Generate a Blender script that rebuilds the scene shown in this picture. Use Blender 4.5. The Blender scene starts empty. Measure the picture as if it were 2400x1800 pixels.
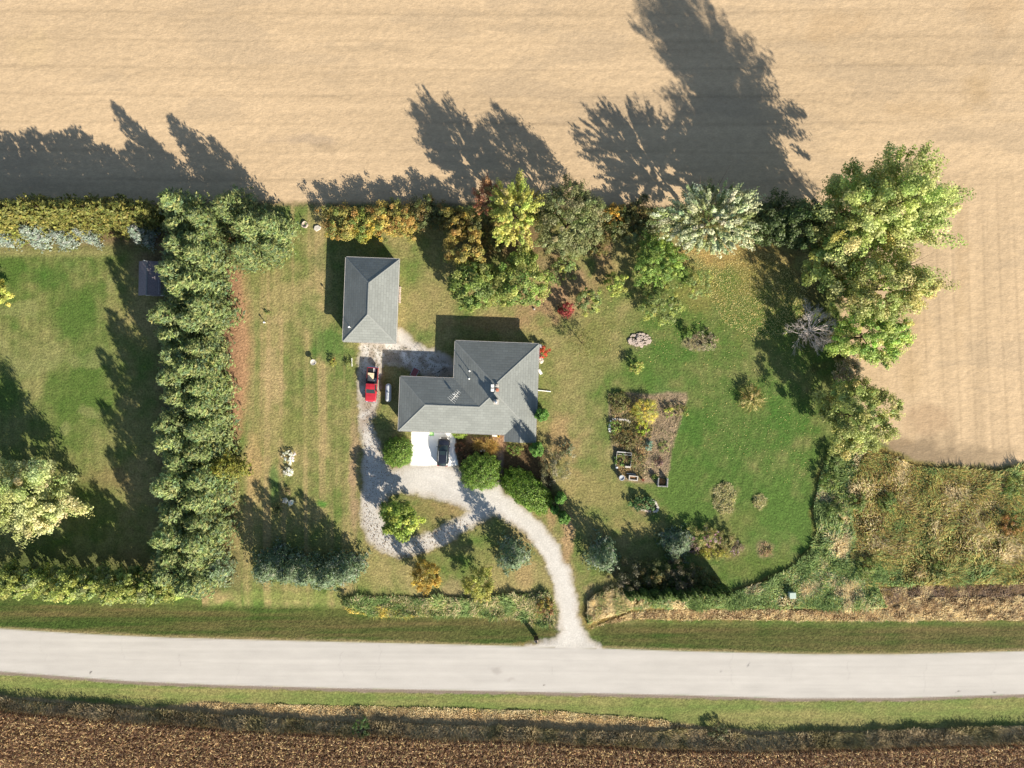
import bpy, math, random
import numpy as np
from mathutils import Vector

# ------------------------------------------------------------------ camera, sky, sun, exposure
SC = bpy.context.scene
COL = SC.collection
S, H = 0.07, 116.0                       # metres per photo pixel on the ground, camera height
EL, AZ = math.radians(26.5), math.radians(37.0)
SHD = (-math.sin(AZ), math.cos(AZ))      # direction in which shadows fall on the ground

cam_d = bpy.data.cameras.new("camera")
cam = bpy.data.objects.new("camera", cam_d)
COL.objects.link(cam)
cam.location = (0, 0, H)
cam.rotation_euler = (0, 0, 0)
cam_d.sensor_width = 36.0
cam_d.lens = 36.0 * (H / S) / 2400.0
cam_d.clip_end = 5000
SC.camera = cam

W = bpy.data.worlds.new("World")
SC.world = W
W.use_nodes = True
wn = W.node_tree
sky = wn.nodes.new("ShaderNodeTexSky")
sky.sky_type = 'NISHITA'
sky.sun_disc = False
sky.sun_elevation = EL
sky.sun_rotation = math.radians(180) - AZ
sky.air_density = 1.2
sky.dust_density = 0.6
wn.links.new(sky.outputs[0], wn.nodes["Background"].inputs[0])
wn.nodes["Background"].inputs[1].default_value = 0.06

sun_d = bpy.data.lights.new("sun", 'SUN')
sun_d.energy = 4.6
sun_d.angle = math.radians(0.53)
sun_d.color = (1.0, 0.90, 0.74)
sun = bpy.data.objects.new("sun", sun_d)
COL.objects.link(sun)
sv = Vector((-SHD[0] * math.cos(EL), -SHD[1] * math.cos(EL), math.sin(EL)))   # towards the sun
sun.rotation_euler = sv.to_track_quat('Z', 'Y').to_euler()
sun.location = sv * 150

SC.view_settings.view_transform = 'Standard'
SC.view_settings.look = 'None'
SC.view_settings.exposure = 1.5
SC.view_settings.gamma = 1.0
SC.view_settings.use_curve_mapping = False

# ------------------------------------------------------------------ helpers
def P(u, v, z=0.0):
    """photo pixel -> ground plan position of a point at height z"""
    f = (H - z) / H
    return ((u - 1200) * S * f, (900 - v) * S * f)

def s2l(c):
    c = np.asarray(c, dtype=np.float64) / 255.0
    return np.where(c <= 0.04045, c / 12.92, ((c + 0.055) / 1.055) ** 2.4)

def A(r, g, b, k=2.0):
    return s2l((r, g, b)) / k

def AF(r, g, b):
    c = s2l((r, g, b)) / 2.1
    return c * 0.92 + c.mean() * 0.08

def AW(r, g, b):
    c = s2l((r, g, b)) / 1.55
    return c * 0.88 + c.mean() * 0.12

def hash_lattice(seed, n=256):
    return np.random.default_rng(seed).random((n, n)).astype(np.float32)

_LAT = {}
def vnoise(x, y, seed):
    if seed not in _LAT:
        _LAT[seed] = hash_lattice(seed)
    L = _LAT[seed]
    xi = np.floor(x).astype(np.int64); yi = np.floor(y).astype(np.int64)
    fx = x - xi; fy = y - yi
    fx = fx * fx * (3 - 2 * fx); fy = fy * fy * (3 - 2 * fy)
    x0 = xi & 255; x1 = (xi + 1) & 255; y0 = yi & 255; y1 = (yi + 1) & 255
    return (L[x0, y0] * (1 - fx) + L[x1, y0] * fx) * (1 - fy) + (L[x0, y1] * (1 - fx) + L[x1, y1] * fx) * fy

def fbm(x, y, sx, sy, seed, octv=3):
    x = np.asarray(x, dtype=np.float64); y = np.asarray(y, dtype=np.float64)
    r = 0; a = 0.5; t = 0
    for o in range(octv):
        r = r + a * vnoise(x / sx * 2 ** o + 37.3 * o, y / sy * 2 ** o + 11.7 * o, seed + o)
        t += a; a *= 0.55
    return r / t                                    # 0..1

def sdist(px, py, poly):
    """signed distance (positive inside) of points to a polygon, plan metres"""
    poly = np.asarray(poly, dtype=np.float64)
    n = len(poly)
    d2 = np.full(px.shape, 1e18)
    ins = np.zeros(px.shape, dtype=bool)
    for i in range(n):
        ax, ay = poly[i]; bx, by = poly[(i + 1) % n]
        ex, ey = bx - ax, by - ay
        L2 = ex * ex + ey * ey + 1e-12
        t = np.clip(((px - ax) * ex + (py - ay) * ey) / L2, 0, 1)
        dx = px - (ax + t * ex); dy = py - (ay + t * ey)
        d2 = np.minimum(d2, dx * dx + dy * dy)
        c = ((ay > py) != (by > py))
        xi = ax + (py - ay) / (by - ay + 1e-15) * ex
        ins ^= (c & (px < xi))
    d = np.sqrt(d2)
    return np.where(ins, d, -d)

def W2(poly):
    return [P(u, v) for u, v in poly]

def interp(us, vs, u):
    return np.interp(u, us, vs)

ROAD_T = ([-400, 0, 217, 398, 800, 1147, 1353, 1600, 1907, 2106, 2400, 2800], [1450, 1474, 1487, 1495, 1505, 1513, 1518.5, 1526.5, 1534, 1534, 1526.5, 1512])
ROAD_B = ([-400, 0, 297, 506, 800, 1162, 1600, 1853, 2106, 2400, 2800], [1545, 1573.5, 1596, 1605, 1613, 1619.5, 1629, 1637, 1636, 1627, 1612])
CORN_T = ([-400, 0, 362, 578, 800, 1162, 1600, 1925, 2251, 2400, 2800], [1640, 1664, 1694, 1710, 1722, 1733, 1757, 1756, 1745, 1741, 1730])

def gz(x, y):
    """ground height: flat yard, shallow ditches on both sides of the road"""
    x = np.asarray(x, dtype=np.float64); y = np.asarray(y, dtype=np.float64)
    u = x / S + 1200; v = 900 - y / S
    rt = interp(ROAD_T[0], ROAD_T[1], u); rb = interp(ROAD_B[0], ROAD_B[1], u); ct = interp(CORN_T[0], CORN_T[1], u)
    dn = rt - v
    z = np.where(dn > 0, np.interp(dn, [0, 6, 58, 75, 112, 140], [0, 0, -0.62, -0.66, -0.12, 0]), 0)
    ds = (v - rb) / (ct - rb) * 110
    z = np.where(ds > 0, np.interp(ds, [0, 9, 45, 65, 105, 130], [0, 0, -0.42, -0.5, 0.0, 0.0]), z)
    # the drive crosses the ditch on a culvert
    drv = np.clip(1 - (np.abs(u - 1338 - (v - 1450) * 0.15) - 34) / 30, 0, 1)
    return z * (1 - drv * (dn > 0))

def GZ(x, y):
    return float(gz(np.array([x]), np.array([y]))[0])

# ---- materials
def new_mat(name):
    m = bpy.data.materials.new(name); m.use_nodes = True
    return m, m.node_tree, m.node_tree.nodes["Principled BSDF"]

def mat(name, col, rough=0.6, metal=0.0, var=0.12, scale=3.0, spec=0.4, bump=0.0, coat=0.0):
    m, nt, b = new_mat(name)
    tc = nt.nodes.new("ShaderNodeTexCoord")
    no = nt.nodes.new("ShaderNodeTexNoise"); no.inputs["Scale"].default_value = scale; no.inputs["Detail"].default_value = 5
    nt.links.new(tc.outputs["Object"], no.inputs["Vector"])
    mr = nt.nodes.new("ShaderNodeMapRange")
    mr.inputs[1].default_value = 0.3; mr.inputs[2].default_value = 0.7
    mr.inputs[3].default_value = 1 - var; mr.inputs[4].default_value = 1 + var
    nt.links.new(no.outputs["Fac"], mr.inputs[0])
    mx = nt.nodes.new("ShaderNodeVectorMath"); mx.operation = 'SCALE'
    mx.inputs[0].default_value = tuple(col)
    nt.links.new(mr.outputs[0], mx.inputs["Scale"])
    nt.links.new(mx.outputs[0], b.inputs["Base Color"])
    b.inputs["Roughness"].default_value = rough
    b.inputs["Metallic"].default_value = metal
    b.inputs["Specular IOR Level"].default_value = spec
    if coat:
        b.inputs["Coat Weight"].default_value = coat; b.inputs["Coat Roughness"].default_value = 0.05
    if bump:
        bp = nt.nodes.new("ShaderNodeBump"); bp.inputs["Strength"].default_value = 0.5; bp.inputs["Distance"].default_value = bump
        nt.links.new(no.outputs["Fac"], bp.inputs["Height"]); nt.links.new(bp.outputs[0], b.inputs["Normal"])
    return m

def mat_ground(name, s1=2.5, v1=0.35, s2=14.0, v2=0.35, bump=0.05, bs=5.0, stretch=(1, 1, 1), rough=0.95, sparkle=0.0):
    """surface colour from the painted-in soil / grass variation ('Col'), times fine procedural grain"""
    m, nt, b = new_mat(name)
    N = nt.nodes; L = nt.links
    at = N.new("ShaderNodeAttribute"); at.attribute_name = "Col"
    tc = N.new("ShaderNodeTexCoord")
    mp = N.new("ShaderNodeMapping"); mp.inputs["Scale"].default_value = stretch
    L.new(tc.outputs["Object"], mp.inputs["Vector"])
    def grain(s, v):
        n = N.new("ShaderNodeTexNoise"); n.inputs["Scale"].default_value = s; n.inputs["Detail"].default_value = 4; n.inputs["Roughness"].default_value = 0.65
        L.new(mp.outputs[0], n.inputs["Vector"])
        r = N.new("ShaderNodeMapRange"); r.inputs[1].default_value = 0.28; r.inputs[2].default_value = 0.72
        r.inputs[3].default_value = 1 - v; r.inputs[4].default_value = 1 + v
        L.new(n.outputs["Fac"], r.inputs[0])
        return n, r
    n1, r1 = grain(s1, v1); n2, r2 = grain(s2, v2)
    mu = N.new("ShaderNodeMath"); mu.operation = 'MULTIPLY'
    L.new(r1.outputs[0], mu.inputs[0]); L.new(r2.outputs[0], mu.inputs[1])
    sc = N.new("ShaderNodeVectorMath"); sc.operation = 'SCALE'
    L.new(at.outputs["Color"], sc.inputs[0]); L.new(mu.outputs[0], sc.inputs["Scale"])
    out = sc.outputs[0]
    L.new(out, b.inputs["Base Color"])
    b.inputs["Roughness"].default_value = rough
    b.inputs["Specular IOR Level"].default_value = 0.15
    nb = N.new("ShaderNodeTexNoise"); nb.inputs["Scale"].default_value = bs; nb.inputs["Detail"].default_value = 5; nb.inputs["Roughness"].default_value = 0.6
    L.new(mp.outputs[0], nb.inputs["Vector"])
    bp = N.new("ShaderNodeBump"); bp.inputs["Strength"].default_value = 0.9; bp.inputs["Distance"].default_value = bump
    L.new(nb.outputs["Fac"], bp.inputs["Height"]); L.new(bp.outputs[0], b.inputs["Normal"])
    return m

def mat_foliage(name, trans=0.22, rough=0.55, spec=0.25, rnd=0.12):
    m, nt, b = new_mat(name)
    N = nt.nodes; L = nt.links
    at = N.new("ShaderNodeAttribute"); at.attribute_name = "Col"
    oi = N.new("ShaderNodeObjectInfo")
    r = N.new("ShaderNodeMapRange"); r.inputs[3].default_value = 1 - rnd; r.inputs[4].default_value = 1 + rnd
    L.new(oi.outputs["Random"], r.inputs[0])
    tc = N.new("ShaderNodeTexCoord")
    no = N.new("ShaderNodeTexNoise"); no.inputs["Scale"].default_value = 0.9; no.inputs["Detail"].default_value = 2
    L.new(tc.outputs["Object"], no.inputs["Vector"])
    r2 = N.new("ShaderNodeMapRange"); r2.inputs[1].default_value = 0.3; r2.inputs[2].default_value = 0.7; r2.inputs[3].default_value = 0.82; r2.inputs[4].default_value = 1.18
    L.new(no.outputs["Fac"], r2.inputs[0])
    mu = N.new("ShaderNodeMath"); mu.operation = 'MULTIPLY'
    L.new(r.outputs[0], mu.inputs[0]); L.new(r2.outputs[0], mu.inputs[1])
    sc = N.new("ShaderNodeVectorMath"); sc.operation = 'SCALE'
    L.new(at.outputs["Color"], sc.inputs[0]); L.new(mu.outputs[0], sc.inputs["Scale"])
    L.new(sc.outputs[0], b.inputs["Base Color"])
    b.inputs["Roughness"].default_value = rough
    b.inputs["Specular IOR Level"].default_value = spec
    tr = N.new("ShaderNodeBsdfTranslucent")
    ts = N.new("ShaderNodeVectorMath"); ts.operation = 'SCALE'; ts.inputs["Scale"].default_value = trans
    L.new(sc.outputs[0], ts.inputs[0]); L.new(ts.outputs[0], tr.inputs["Color"])
    ms = N.new("ShaderNodeAddShader")
    L.new(b.outputs[0], ms.inputs[0]); L.new(tr.outputs[0], ms.inputs[1])
    L.new(ms.outputs[0], N["Material Output"].inputs["Surface"])
    return m

def mat_shingle(name, col, swap):
    m, nt, b = new_mat(name)
    N = nt.nodes; L = nt.links
    tc = N.new("ShaderNodeTexCoord")
    mp = N.new("ShaderNodeMapping")
    if swap:
        mp.inputs["Rotation"].default_value = (0, 0, math.radians(90))
    L.new(tc.outputs["Object"], mp.inputs["Vector"])
    br = N.new("ShaderNodeTexBrick")
    br.inputs["Scale"].default_value = 1.0
    br.inputs["Brick Width"].default_value = 0.9; br.inputs["Row Height"].default_value = 0.4
    br.inputs["Mortar Size"].default_value = 0.045; br.inputs["Mortar Smooth"].default_value = 0.5
    c = np.array(col)
    br.inputs["Color1"].default_value = (*(c * 1.07), 1); br.inputs["Color2"].default_value = (*(c * 0.93), 1)
    br.inputs["Mortar"].default_value = (*(c * 0.84), 1)
    L.new(mp.outputs[0], br.inputs["Vector"])
    no = N.new("ShaderNodeTexNoise"); no.inputs["Scale"].default_value = 0.5; no.inputs["Detail"].default_value = 6
    L.new(tc.outputs["Object"], no.inputs["Vector"])
    r = N.new("ShaderNodeMapRange"); r.inputs[1].default_value = 0.3; r.inputs[2].default_value = 0.7; r.inputs[3].default_value = 0.92; r.inputs[4].default_value = 1.08
    L.new(no.outputs["Fac"], r.inputs[0])
    sc = N.new("ShaderNodeVectorMath"); sc.operation = 'SCALE'
    L.new(br.outputs["Color"], sc.inputs[0]); L.new(r.outputs[0], sc.inputs["Scale"])
    L.new(sc.outputs[0], b.inputs["Base Color"])
    b.inputs["Roughness"].default_value = 0.9; b.inputs["Specular IOR Level"].default_value = 0.2
    bp = N.new("ShaderNodeBump"); bp.inputs["Strength"].default_value = 0.5; bp.inputs["Distance"].default_value = 0.02
    L.new(br.outputs["Fac"], bp.inputs["Height"]); bp.invert = True
    L.new(bp.outputs[0], b.inputs["Normal"])
    return m

# ---- objects
def tag(o, label=None, cat=None, group=None, kind=None):
    if label: o["label"] = label
    if cat: o["category"] = cat
    if group: o["group"] = group
    if kind: o["kind"] = kind
    return o

def link(o, parent=None):
    COL.objects.link(o)
    if parent: o.parent = parent
    return o

def thing(name, label, cat, loc, rz=0.0, group=None):
    o = bpy.data.objects.new(name, None)
    o.empty_display_size = 0.3
    link(o)
    o.location = loc; o.rotation_euler = (0, 0, rz)
    return tag(o, label, cat, group)

def dup(root, loc, rz=0.0, sc=(1, 1, 1), label=None, group=None):
    r = root.copy(); COL.objects.link(r)
    r.location = loc; r.rotation_euler = (0, 0, rz); r.scale = sc
    if label: r["label"] = label
    if group: r["group"] = group
    for ch in list(root.children):
        c = ch.copy(); COL.objects.link(c); c.parent = r
        for g in list(ch.children):
            d = g.copy(); COL.objects.link(d); d.parent = c
    return r

def np_mesh(name, verts, faces, cols, m, parent=None, smooth=False):
    me = bpy.data.meshes.new(name)
    me.from_pydata(np.asarray(verts, dtype=np.float32), [], np.asarray(faces, dtype=np.int32))
    if cols is not None:
        a = me.attributes.new("Col", 'FLOAT_COLOR', 'FACE' if len(cols) == len(faces) else 'POINT')
        c4 = np.ones((len(cols), 4), dtype=np.float32); c4[:, :3] = cols
        a.data.foreach_set("color", c4.ravel())
    me.materials.append(m)
    if smooth:
        me.polygons.foreach_set("use_smooth", np.ones(len(faces), dtype=bool))
    me.update()
    return link(bpy.data.objects.new(name, me), parent)

class MB:
    def __init__(s): s.v = []; s.f = []; s.mi = []; s.cur = 0
    def quadface(s, pts):
        b = len(s.v); s.v += [tuple(p) for p in pts]; s.f.append(tuple(range(b, b + len(pts)))); s.mi.append(s.cur)
    def box(s, c, d, rz=0.0, taper=1.0):
        cx, cy, cz = c; hx, hy, hz = d[0] / 2, d[1] / 2, d[2] / 2
        ca, sa = math.cos(rz), math.sin(rz); b = len(s.v)
        for k, (z, t) in enumerate(((-hz, 1.0), (hz, taper))):
            for x, y in ((-hx, -hy), (hx, -hy), (hx, hy), (-hx, hy)):
                x *= t; y *= t
                s.v.append((cx + x * ca - y * sa, cy + x * sa + y * ca, cz + z))
        for f in ((3, 2, 1, 0), (4, 5, 6, 7), (0, 1, 5, 4), (1, 2, 6, 5), (2, 3, 7, 6), (3, 0, 4, 7)):
            s.f.append(tuple(b + i for i in f)); s.mi.append(s.cur)
    def tube(s, p0, p1, r0, r1=None, n=8, caps=True):
        r1 = r0 if r1 is None else r1
        p0 = Vector(p0); p1 = Vector(p1); d = (p1 - p0)
        if d.length < 1e-6: return
        d.normalize()
        a = d.orthogonal().normalized(); c = d.cross(a); b = len(s.v)
        for p, r in ((p0, r0), (p1, r1)):
            for i in range(n):
                t = 2 * math.pi * i / n
                s.v.append(tuple(p + a * (r * math.cos(t)) + c * (r * math.sin(t))))
        for i in range(n):
            j = (i + 1) % n
            s.f.append((b + i, b + j, b + n + j, b + n + i)); s.mi.append(s.cur)
        if caps:
            s.f.append(tuple(b + n - 1 - i for i in range(n))); s.mi.append(s.cur)
            s.f.append(tuple(b + n + i for i in range(n))); s.mi.append(s.cur)
    def lathe(s, prof, c=(0, 0, 0), n=16, axis='z'):
        b = len(s.v)
        for r, z in prof:
            for i in range(n):
                t = 2 * math.pi * i / n
                p = (r * math.cos(t), r * math.sin(t), z)
                if axis == 'y': p = (p[0], p[2], p[1])
                if axis == 'x': p = (p[2], p[0], p[1])
                s.v.append((c[0] + p[0], c[1] + p[1], c[2] + p[2]))
        for k in range(len(prof) - 1):
            for i in range(n):
                j = (i + 1) % n
                s.f.append((b + k * n + i, b + k * n + j, b + (k + 1) * n + j, b + (k + 1) * n + i)); s.mi.append(s.cur)
    def loft(s, rings, close=True):
        n = len(rings[0]); b = len(s.v)
        for r in rings: s.v += [tuple(p) for p in r]
        for k in range(len(rings) - 1):
            for i in range(n if close else n - 1):
                j = (i + 1) % n
                s.f.append((b + k * n + i, b + k * n + j, b + (k + 1) * n + j, b + (k + 1) * n + i)); s.mi.append(s.cur)
        if close:
            s.f.append(tuple(b + n - 1 - i for i in range(n))); s.mi.append(s.cur)
            e = b + (len(rings) - 1) * n
            s.f.append(tuple(e + i for i in range(n))); s.mi.append(s.cur)
    def prism(s, poly, z0, z1):
        n = len(poly); b = len(s.v)
        for z in (z0, z1):
            s.v += [(x, y, z) for x, y in poly]
        s.f.append(tuple(b + n - 1 - i for i in range(n))); s.mi.append(s.cur)
        s.f.append(tuple(b + n + i for i in range(n))); s.mi.append(s.cur)
        for i in range(n):
            j = (i + 1) % n
            s.f.append((b + i, b + j, b + n + j, b + n + i)); s.mi.append(s.cur)
    def build(s, name, m, parent=None, smooth=False, bevel=0.0, loc=None):
        me = bpy.data.meshes.new(name)
        me.from_pydata(s.v, [], s.f)
        for q in (m if isinstance(m, (list, tuple)) else [m]): me.materials.append(q)
        if isinstance(m, (list, tuple)): me.polygons.foreach_set("material_index", s.mi)
        if smooth: me.polygons.foreach_set("use_smooth", [True] * len(s.f))
        me.update()
        o = link(bpy.data.objects.new(name, me), parent)
        if loc: o.location = loc
        if bevel:
            bv = o.modifiers.new("bevel", 'BEVEL'); bv.width = bevel; bv.segments = 2; bv.limit_method = 'ANGLE'
        return o

# ------------------------------------------------------------------ materials
M = {}
M['field'] = mat_ground('harvested_field_soil', 1.6, 0.07, 4.2, 0.13, 0.05, 3.4, (0.6, 1.0, 1), 0.95)
M['lawn'] = mat_ground('lawn_grass', 1.1, 0.20, 3.4, 0.46, 0.14, 2.8)
M['gravel'] = mat_ground('limestone_gravel', 1.2, 0.07, 4.0, 0.18, 0.05, 4.0)
M['road'] = mat_ground('pale_road_surface', 0.8, 0.04, 12.0, 0.06, 0.004, 12.0, (0.35, 1.3, 1), 0.9)
M['pad'] = mat_ground('white_concrete', 0.6, 0.03, 8.0, 0.03, 0.003, 10.0)
M['soil'] = mat_ground('garden_soil', 1.3, 0.25, 3.6, 0.5, 0.14, 3.0)
M['rough'] = mat_ground('rough_grass', 1.2, 0.25, 3.5, 0.45, 0.14, 3.0)
M['foliage'] = mat_foliage('leaves', 0.8)
M['needle'] = mat_foliage('needles', 0.55, 0.6, 0.2)
M['silver'] = mat_foliage('silvery_leaves', 0.6, 0.5, 0.25)
M['dry'] = mat_foliage('dry_blades', 0.8, 0.7, 0.15, 0.0)
M['bark'] = mat('bark', A(105, 90, 75), 0.95, 0, 0.35, 6.0, 0.1, 0.02)
M['greybark'] = mat('grey_dead_wood', (.56, .50, .48), 0.9, 0, 0.25, 5.0, 0.1)
M['shx'] = mat_shingle('grey_shingles', (0.168, 0.18, 0.174), False)
M['shy'] = mat_shingle('grey_shingles_turned', (0.168, 0.18, 0.174), True)
M['cap'] = mat('ridge_shingles', (0.18, 0.19, 0.185), 0.9, 0, 0.15, 4)
M['white'] = mat('white_paint', (0.75, 0.75, 0.73), 0.5, 0, 0.05, 3)
M['gutter'] = mat('gutter_metal', (0.55, 0.53, 0.5), 0.45, 0, 0.1, 3)
M['siding'] = mat('pale_siding', (0.55, 0.5, 0.42), 0.7, 0, 0.08, 2)
M['brick'] = mat('red_brick', (0.33, 0.14, 0.09), 0.85, 0, 0.25, 8)
M['glass'] = mat('dark_window_glass', (0.03, 0.04, 0.045), 0.08, 0, 0.05, 1, 0.6)
M['metal'] = mat('galvanised_metal', (0.6, 0.62, 0.63), 0.35, 0.8, 0.1, 3)
M['wood'] = mat('weathered_wood', (0.36, 0.31, 0.26), 0.85, 0, 0.25, 6)
M['greywood'] = mat('grey_boards', (0.36, 0.35, 0.34), 0.85, 0, 0.2, 6)
M['rubber'] = mat('black_rubber', (0.02, 0.02, 0.02), 0.8, 0, 0.15, 5)
M['black'] = mat('black_plastic', (0.015, 0.015, 0.017), 0.4, 0, 0.1, 5)
M['stone'] = mat('pale_stone', (0.40, 0.37, 0.33), 0.9, 0, 0.25, 5, 0.2, 0.03)
M['pinkstone'] = mat('pinkish_stone', (0.36, 0.30, 0.26), 0.9, 0, 0.3, 5, 0.2, 0.03)
M['carpaint'] = mat('black_car_paint', (0.012, 0.013, 0.02), 0.25, 0, 0.1, 2, 0.5, 0, 0.8)
M['redpaint'] = mat('red_truck_paint', (0.34, 0.016, 0.025), 0.35, 0, 0.08, 2, 0.5, 0, 0.6)
M['autoglass'] = mat('tinted_glass', (0.02, 0.032, 0.036), 0.1, 0, 0.05, 1, 0.5)
M['chrome'] = mat('chrome', (0.8, 0.8, 0.82), 0.12, 1.0, 0.02, 2)
M['lamp'] = mat('lamp_lens', (0.7, 0.7, 0.7), 0.1, 0, 0.05, 2)
M['redlamp'] = mat('red_lens', (0.35, 0.01, 0.01), 0.15, 0, 0.05, 2)
M['ply'] = mat('plywood', (0.62, 0.5, 0.34), 0.75, 0, 0.12, 3)
M['tank'] = mat('pale_grey_tank_paint', (0.36, 0.38, 0.41), 0.85, 0, 0.06, 2, 0.1)
M['shedroof'] = mat('brown_grey_shingles', (0.2, 0.17, 0.18), 0.9, 0, 0.2, 5)
M['redcart'] = mat('faded_red_plastic', (0.3, 0.09, 0.09), 0.6, 0, 0.15, 3)
M['terracotta'] = mat('terracotta', (0.4, 0.14, 0.08), 0.8, 0, 0.15, 4)
M['yellow'] = mat('yellow_plastic', (0.65, 0.45, 0.02), 0.5, 0, 0.08, 3)
M['green_mat'] = mat('pale_green_mat', (0.32, 0.6, 0.22), 0.9, 0, 0.1, 6)
M['cabinet'] = mat('pale_green_cabinet', (0.30, 0.37, 0.33), 0.6, 0, 0.08, 3)
M['petal'] = mat('white_petals', (0.7, 0.7, 0.66), 0.7, 0, 0.08, 3)
M['compost'] = mat('brown_compost', (0.2, 0.11, 0.05), 0.95, 0, 0.4, 6, 0.1, 0.05)

# ------------------------------------------------------------------ the ground, one fine sheet split by surface
GS = 0.2
xs = np.arange(-98, 98 + 1e-6, GS); ys = np.arange(-72, 72 + 1e-6, GS)
NX, NY = len(xs), len(ys)
GX, GY = np.meshgrid(xs, ys)                    # rows = y
GU = GX / S + 1200; GV = 900 - GY / S
# wobbled coordinates so that edges are ragged
wx = GX + (fbm(GX, GY, 2.2, 2.2, 1) - 0.5) * 1.0 + (fbm(GX, GY, 0.6, 0.6, 5) - 0.5) * 0.7
wy = GY + (fbm(GX, GY, 2.2, 2.2, 9) - 0.5) * 1.0 + (fbm(GX, GY, 0.6, 0.6, 13) - 0.5) * 0.7
sx_ = GX + (fbm(GX, GY, 0.8, 0.8, 17) - 0.5) * 0.25
sy_ = GY + (fbm(GX, GY, 0.8, 0.8, 21) - 0.5) * 0.25

def pmask(poly, soft=0.3, sharp=False, grow=0.0):
    """soft 0..1 mask and signed distance of a pixel polygon"""
    pw = np.array(W2(poly))
    lo = pw.min(0) - 3; hi = pw.max(0) + 3
    ix0, ix1 = np.searchsorted(xs, [lo[0], hi[0]]); iy0, iy1 = np.searchsorted(ys, [lo[1], hi[1]])
    d = np.full(GX.shape, -9.0)
    qx, qy = (sx_, sy_) if sharp else (wx, wy)
    if ix1 > ix0 and iy1 > iy0:
        d[iy0:iy1, ix0:ix1] = sdist(qx[iy0:iy1, ix0:ix1], qy[iy0:iy1, ix0:ix1], pw)
    d += grow
    return np.clip(d / soft * 0.5 + 0.5, 0, 1), d

C = np.zeros(GX.shape + (3,))
def lay(mask, col):
    C[:] = C * (1 - mask[..., None]) + np.asarray(col) * mask[..., None]
def blob(u, v, ru, rv, col, a=0.7, rag=0.7, seed=3):
    x, y = P(u, v)
    d = np.sqrt(((wx - x) / (ru * S)) ** 2 + ((wy - y) / (rv * S)) ** 2)
    n = fbm(GX, GY, 2.5, 2.5, seed)
    m = np.clip((1.15 - d + (n - 0.5) * rag * 2) / 0.7, 0, 1) * a
    lay(m, col)

# -- lawn: green with dry, tan and dark-green variation, mowing stripes
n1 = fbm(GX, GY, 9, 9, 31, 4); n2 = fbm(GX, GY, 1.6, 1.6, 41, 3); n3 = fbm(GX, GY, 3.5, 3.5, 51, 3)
g_dry, g_mid, g_grn, g_dk = A(150, 141, 84), A(122, 126, 66), A(92, 116, 48), A(66, 100, 40)
right = np.clip((GU - 1280) / 420, 0, 1) * np.clip((GV - 560) / 200, 0, 1)
t = np.clip(0.42 + (n1 - 0.5) * 1.3 + (n2 - 0.5) * 0.9 + (n3 - 0.5) * 0.7 + right * 0.42, 0, 1)[..., None]
C[:] = np.where(t < 0.5, g_dry * (1 - t * 2) + g_mid * t * 2, g_mid * (2 - t * 2) + g_grn * (t * 2 - 1))
# vertical mowing stripes left and middle, arcs on the right
st = np.sin(GX * 2 * math.pi / 1.7 + (fbm(GX, GY, 14, 14, 61) - 0.5) * 5)
ml = np.clip((300 - GU) / 60, 0, 1) * np.clip((GV - 560) / 40, 0, 1)
mm = np.clip((GU - 540) / 40, 0, 1) * np.clip((860 - GU) / 40, 0, 1)
arc = np.sin(np.hypot(GX - 10, (GY + 2)) * 2 * math.pi / 1.5)
C *= (1 + 0.10 * st * (ml + mm * 0.8) + 0.11 * arc * right * np.clip(1.6 - np.abs(GV - 1040) / 160, .25, 1))[..., None]
vstrip = fbm(GX, GY, 1.3, 40, 71)
m = mm * np.clip((vstrip - 0.5) * 3, 0, 0.6)
lay(m, A(172, 152, 98))
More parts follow.
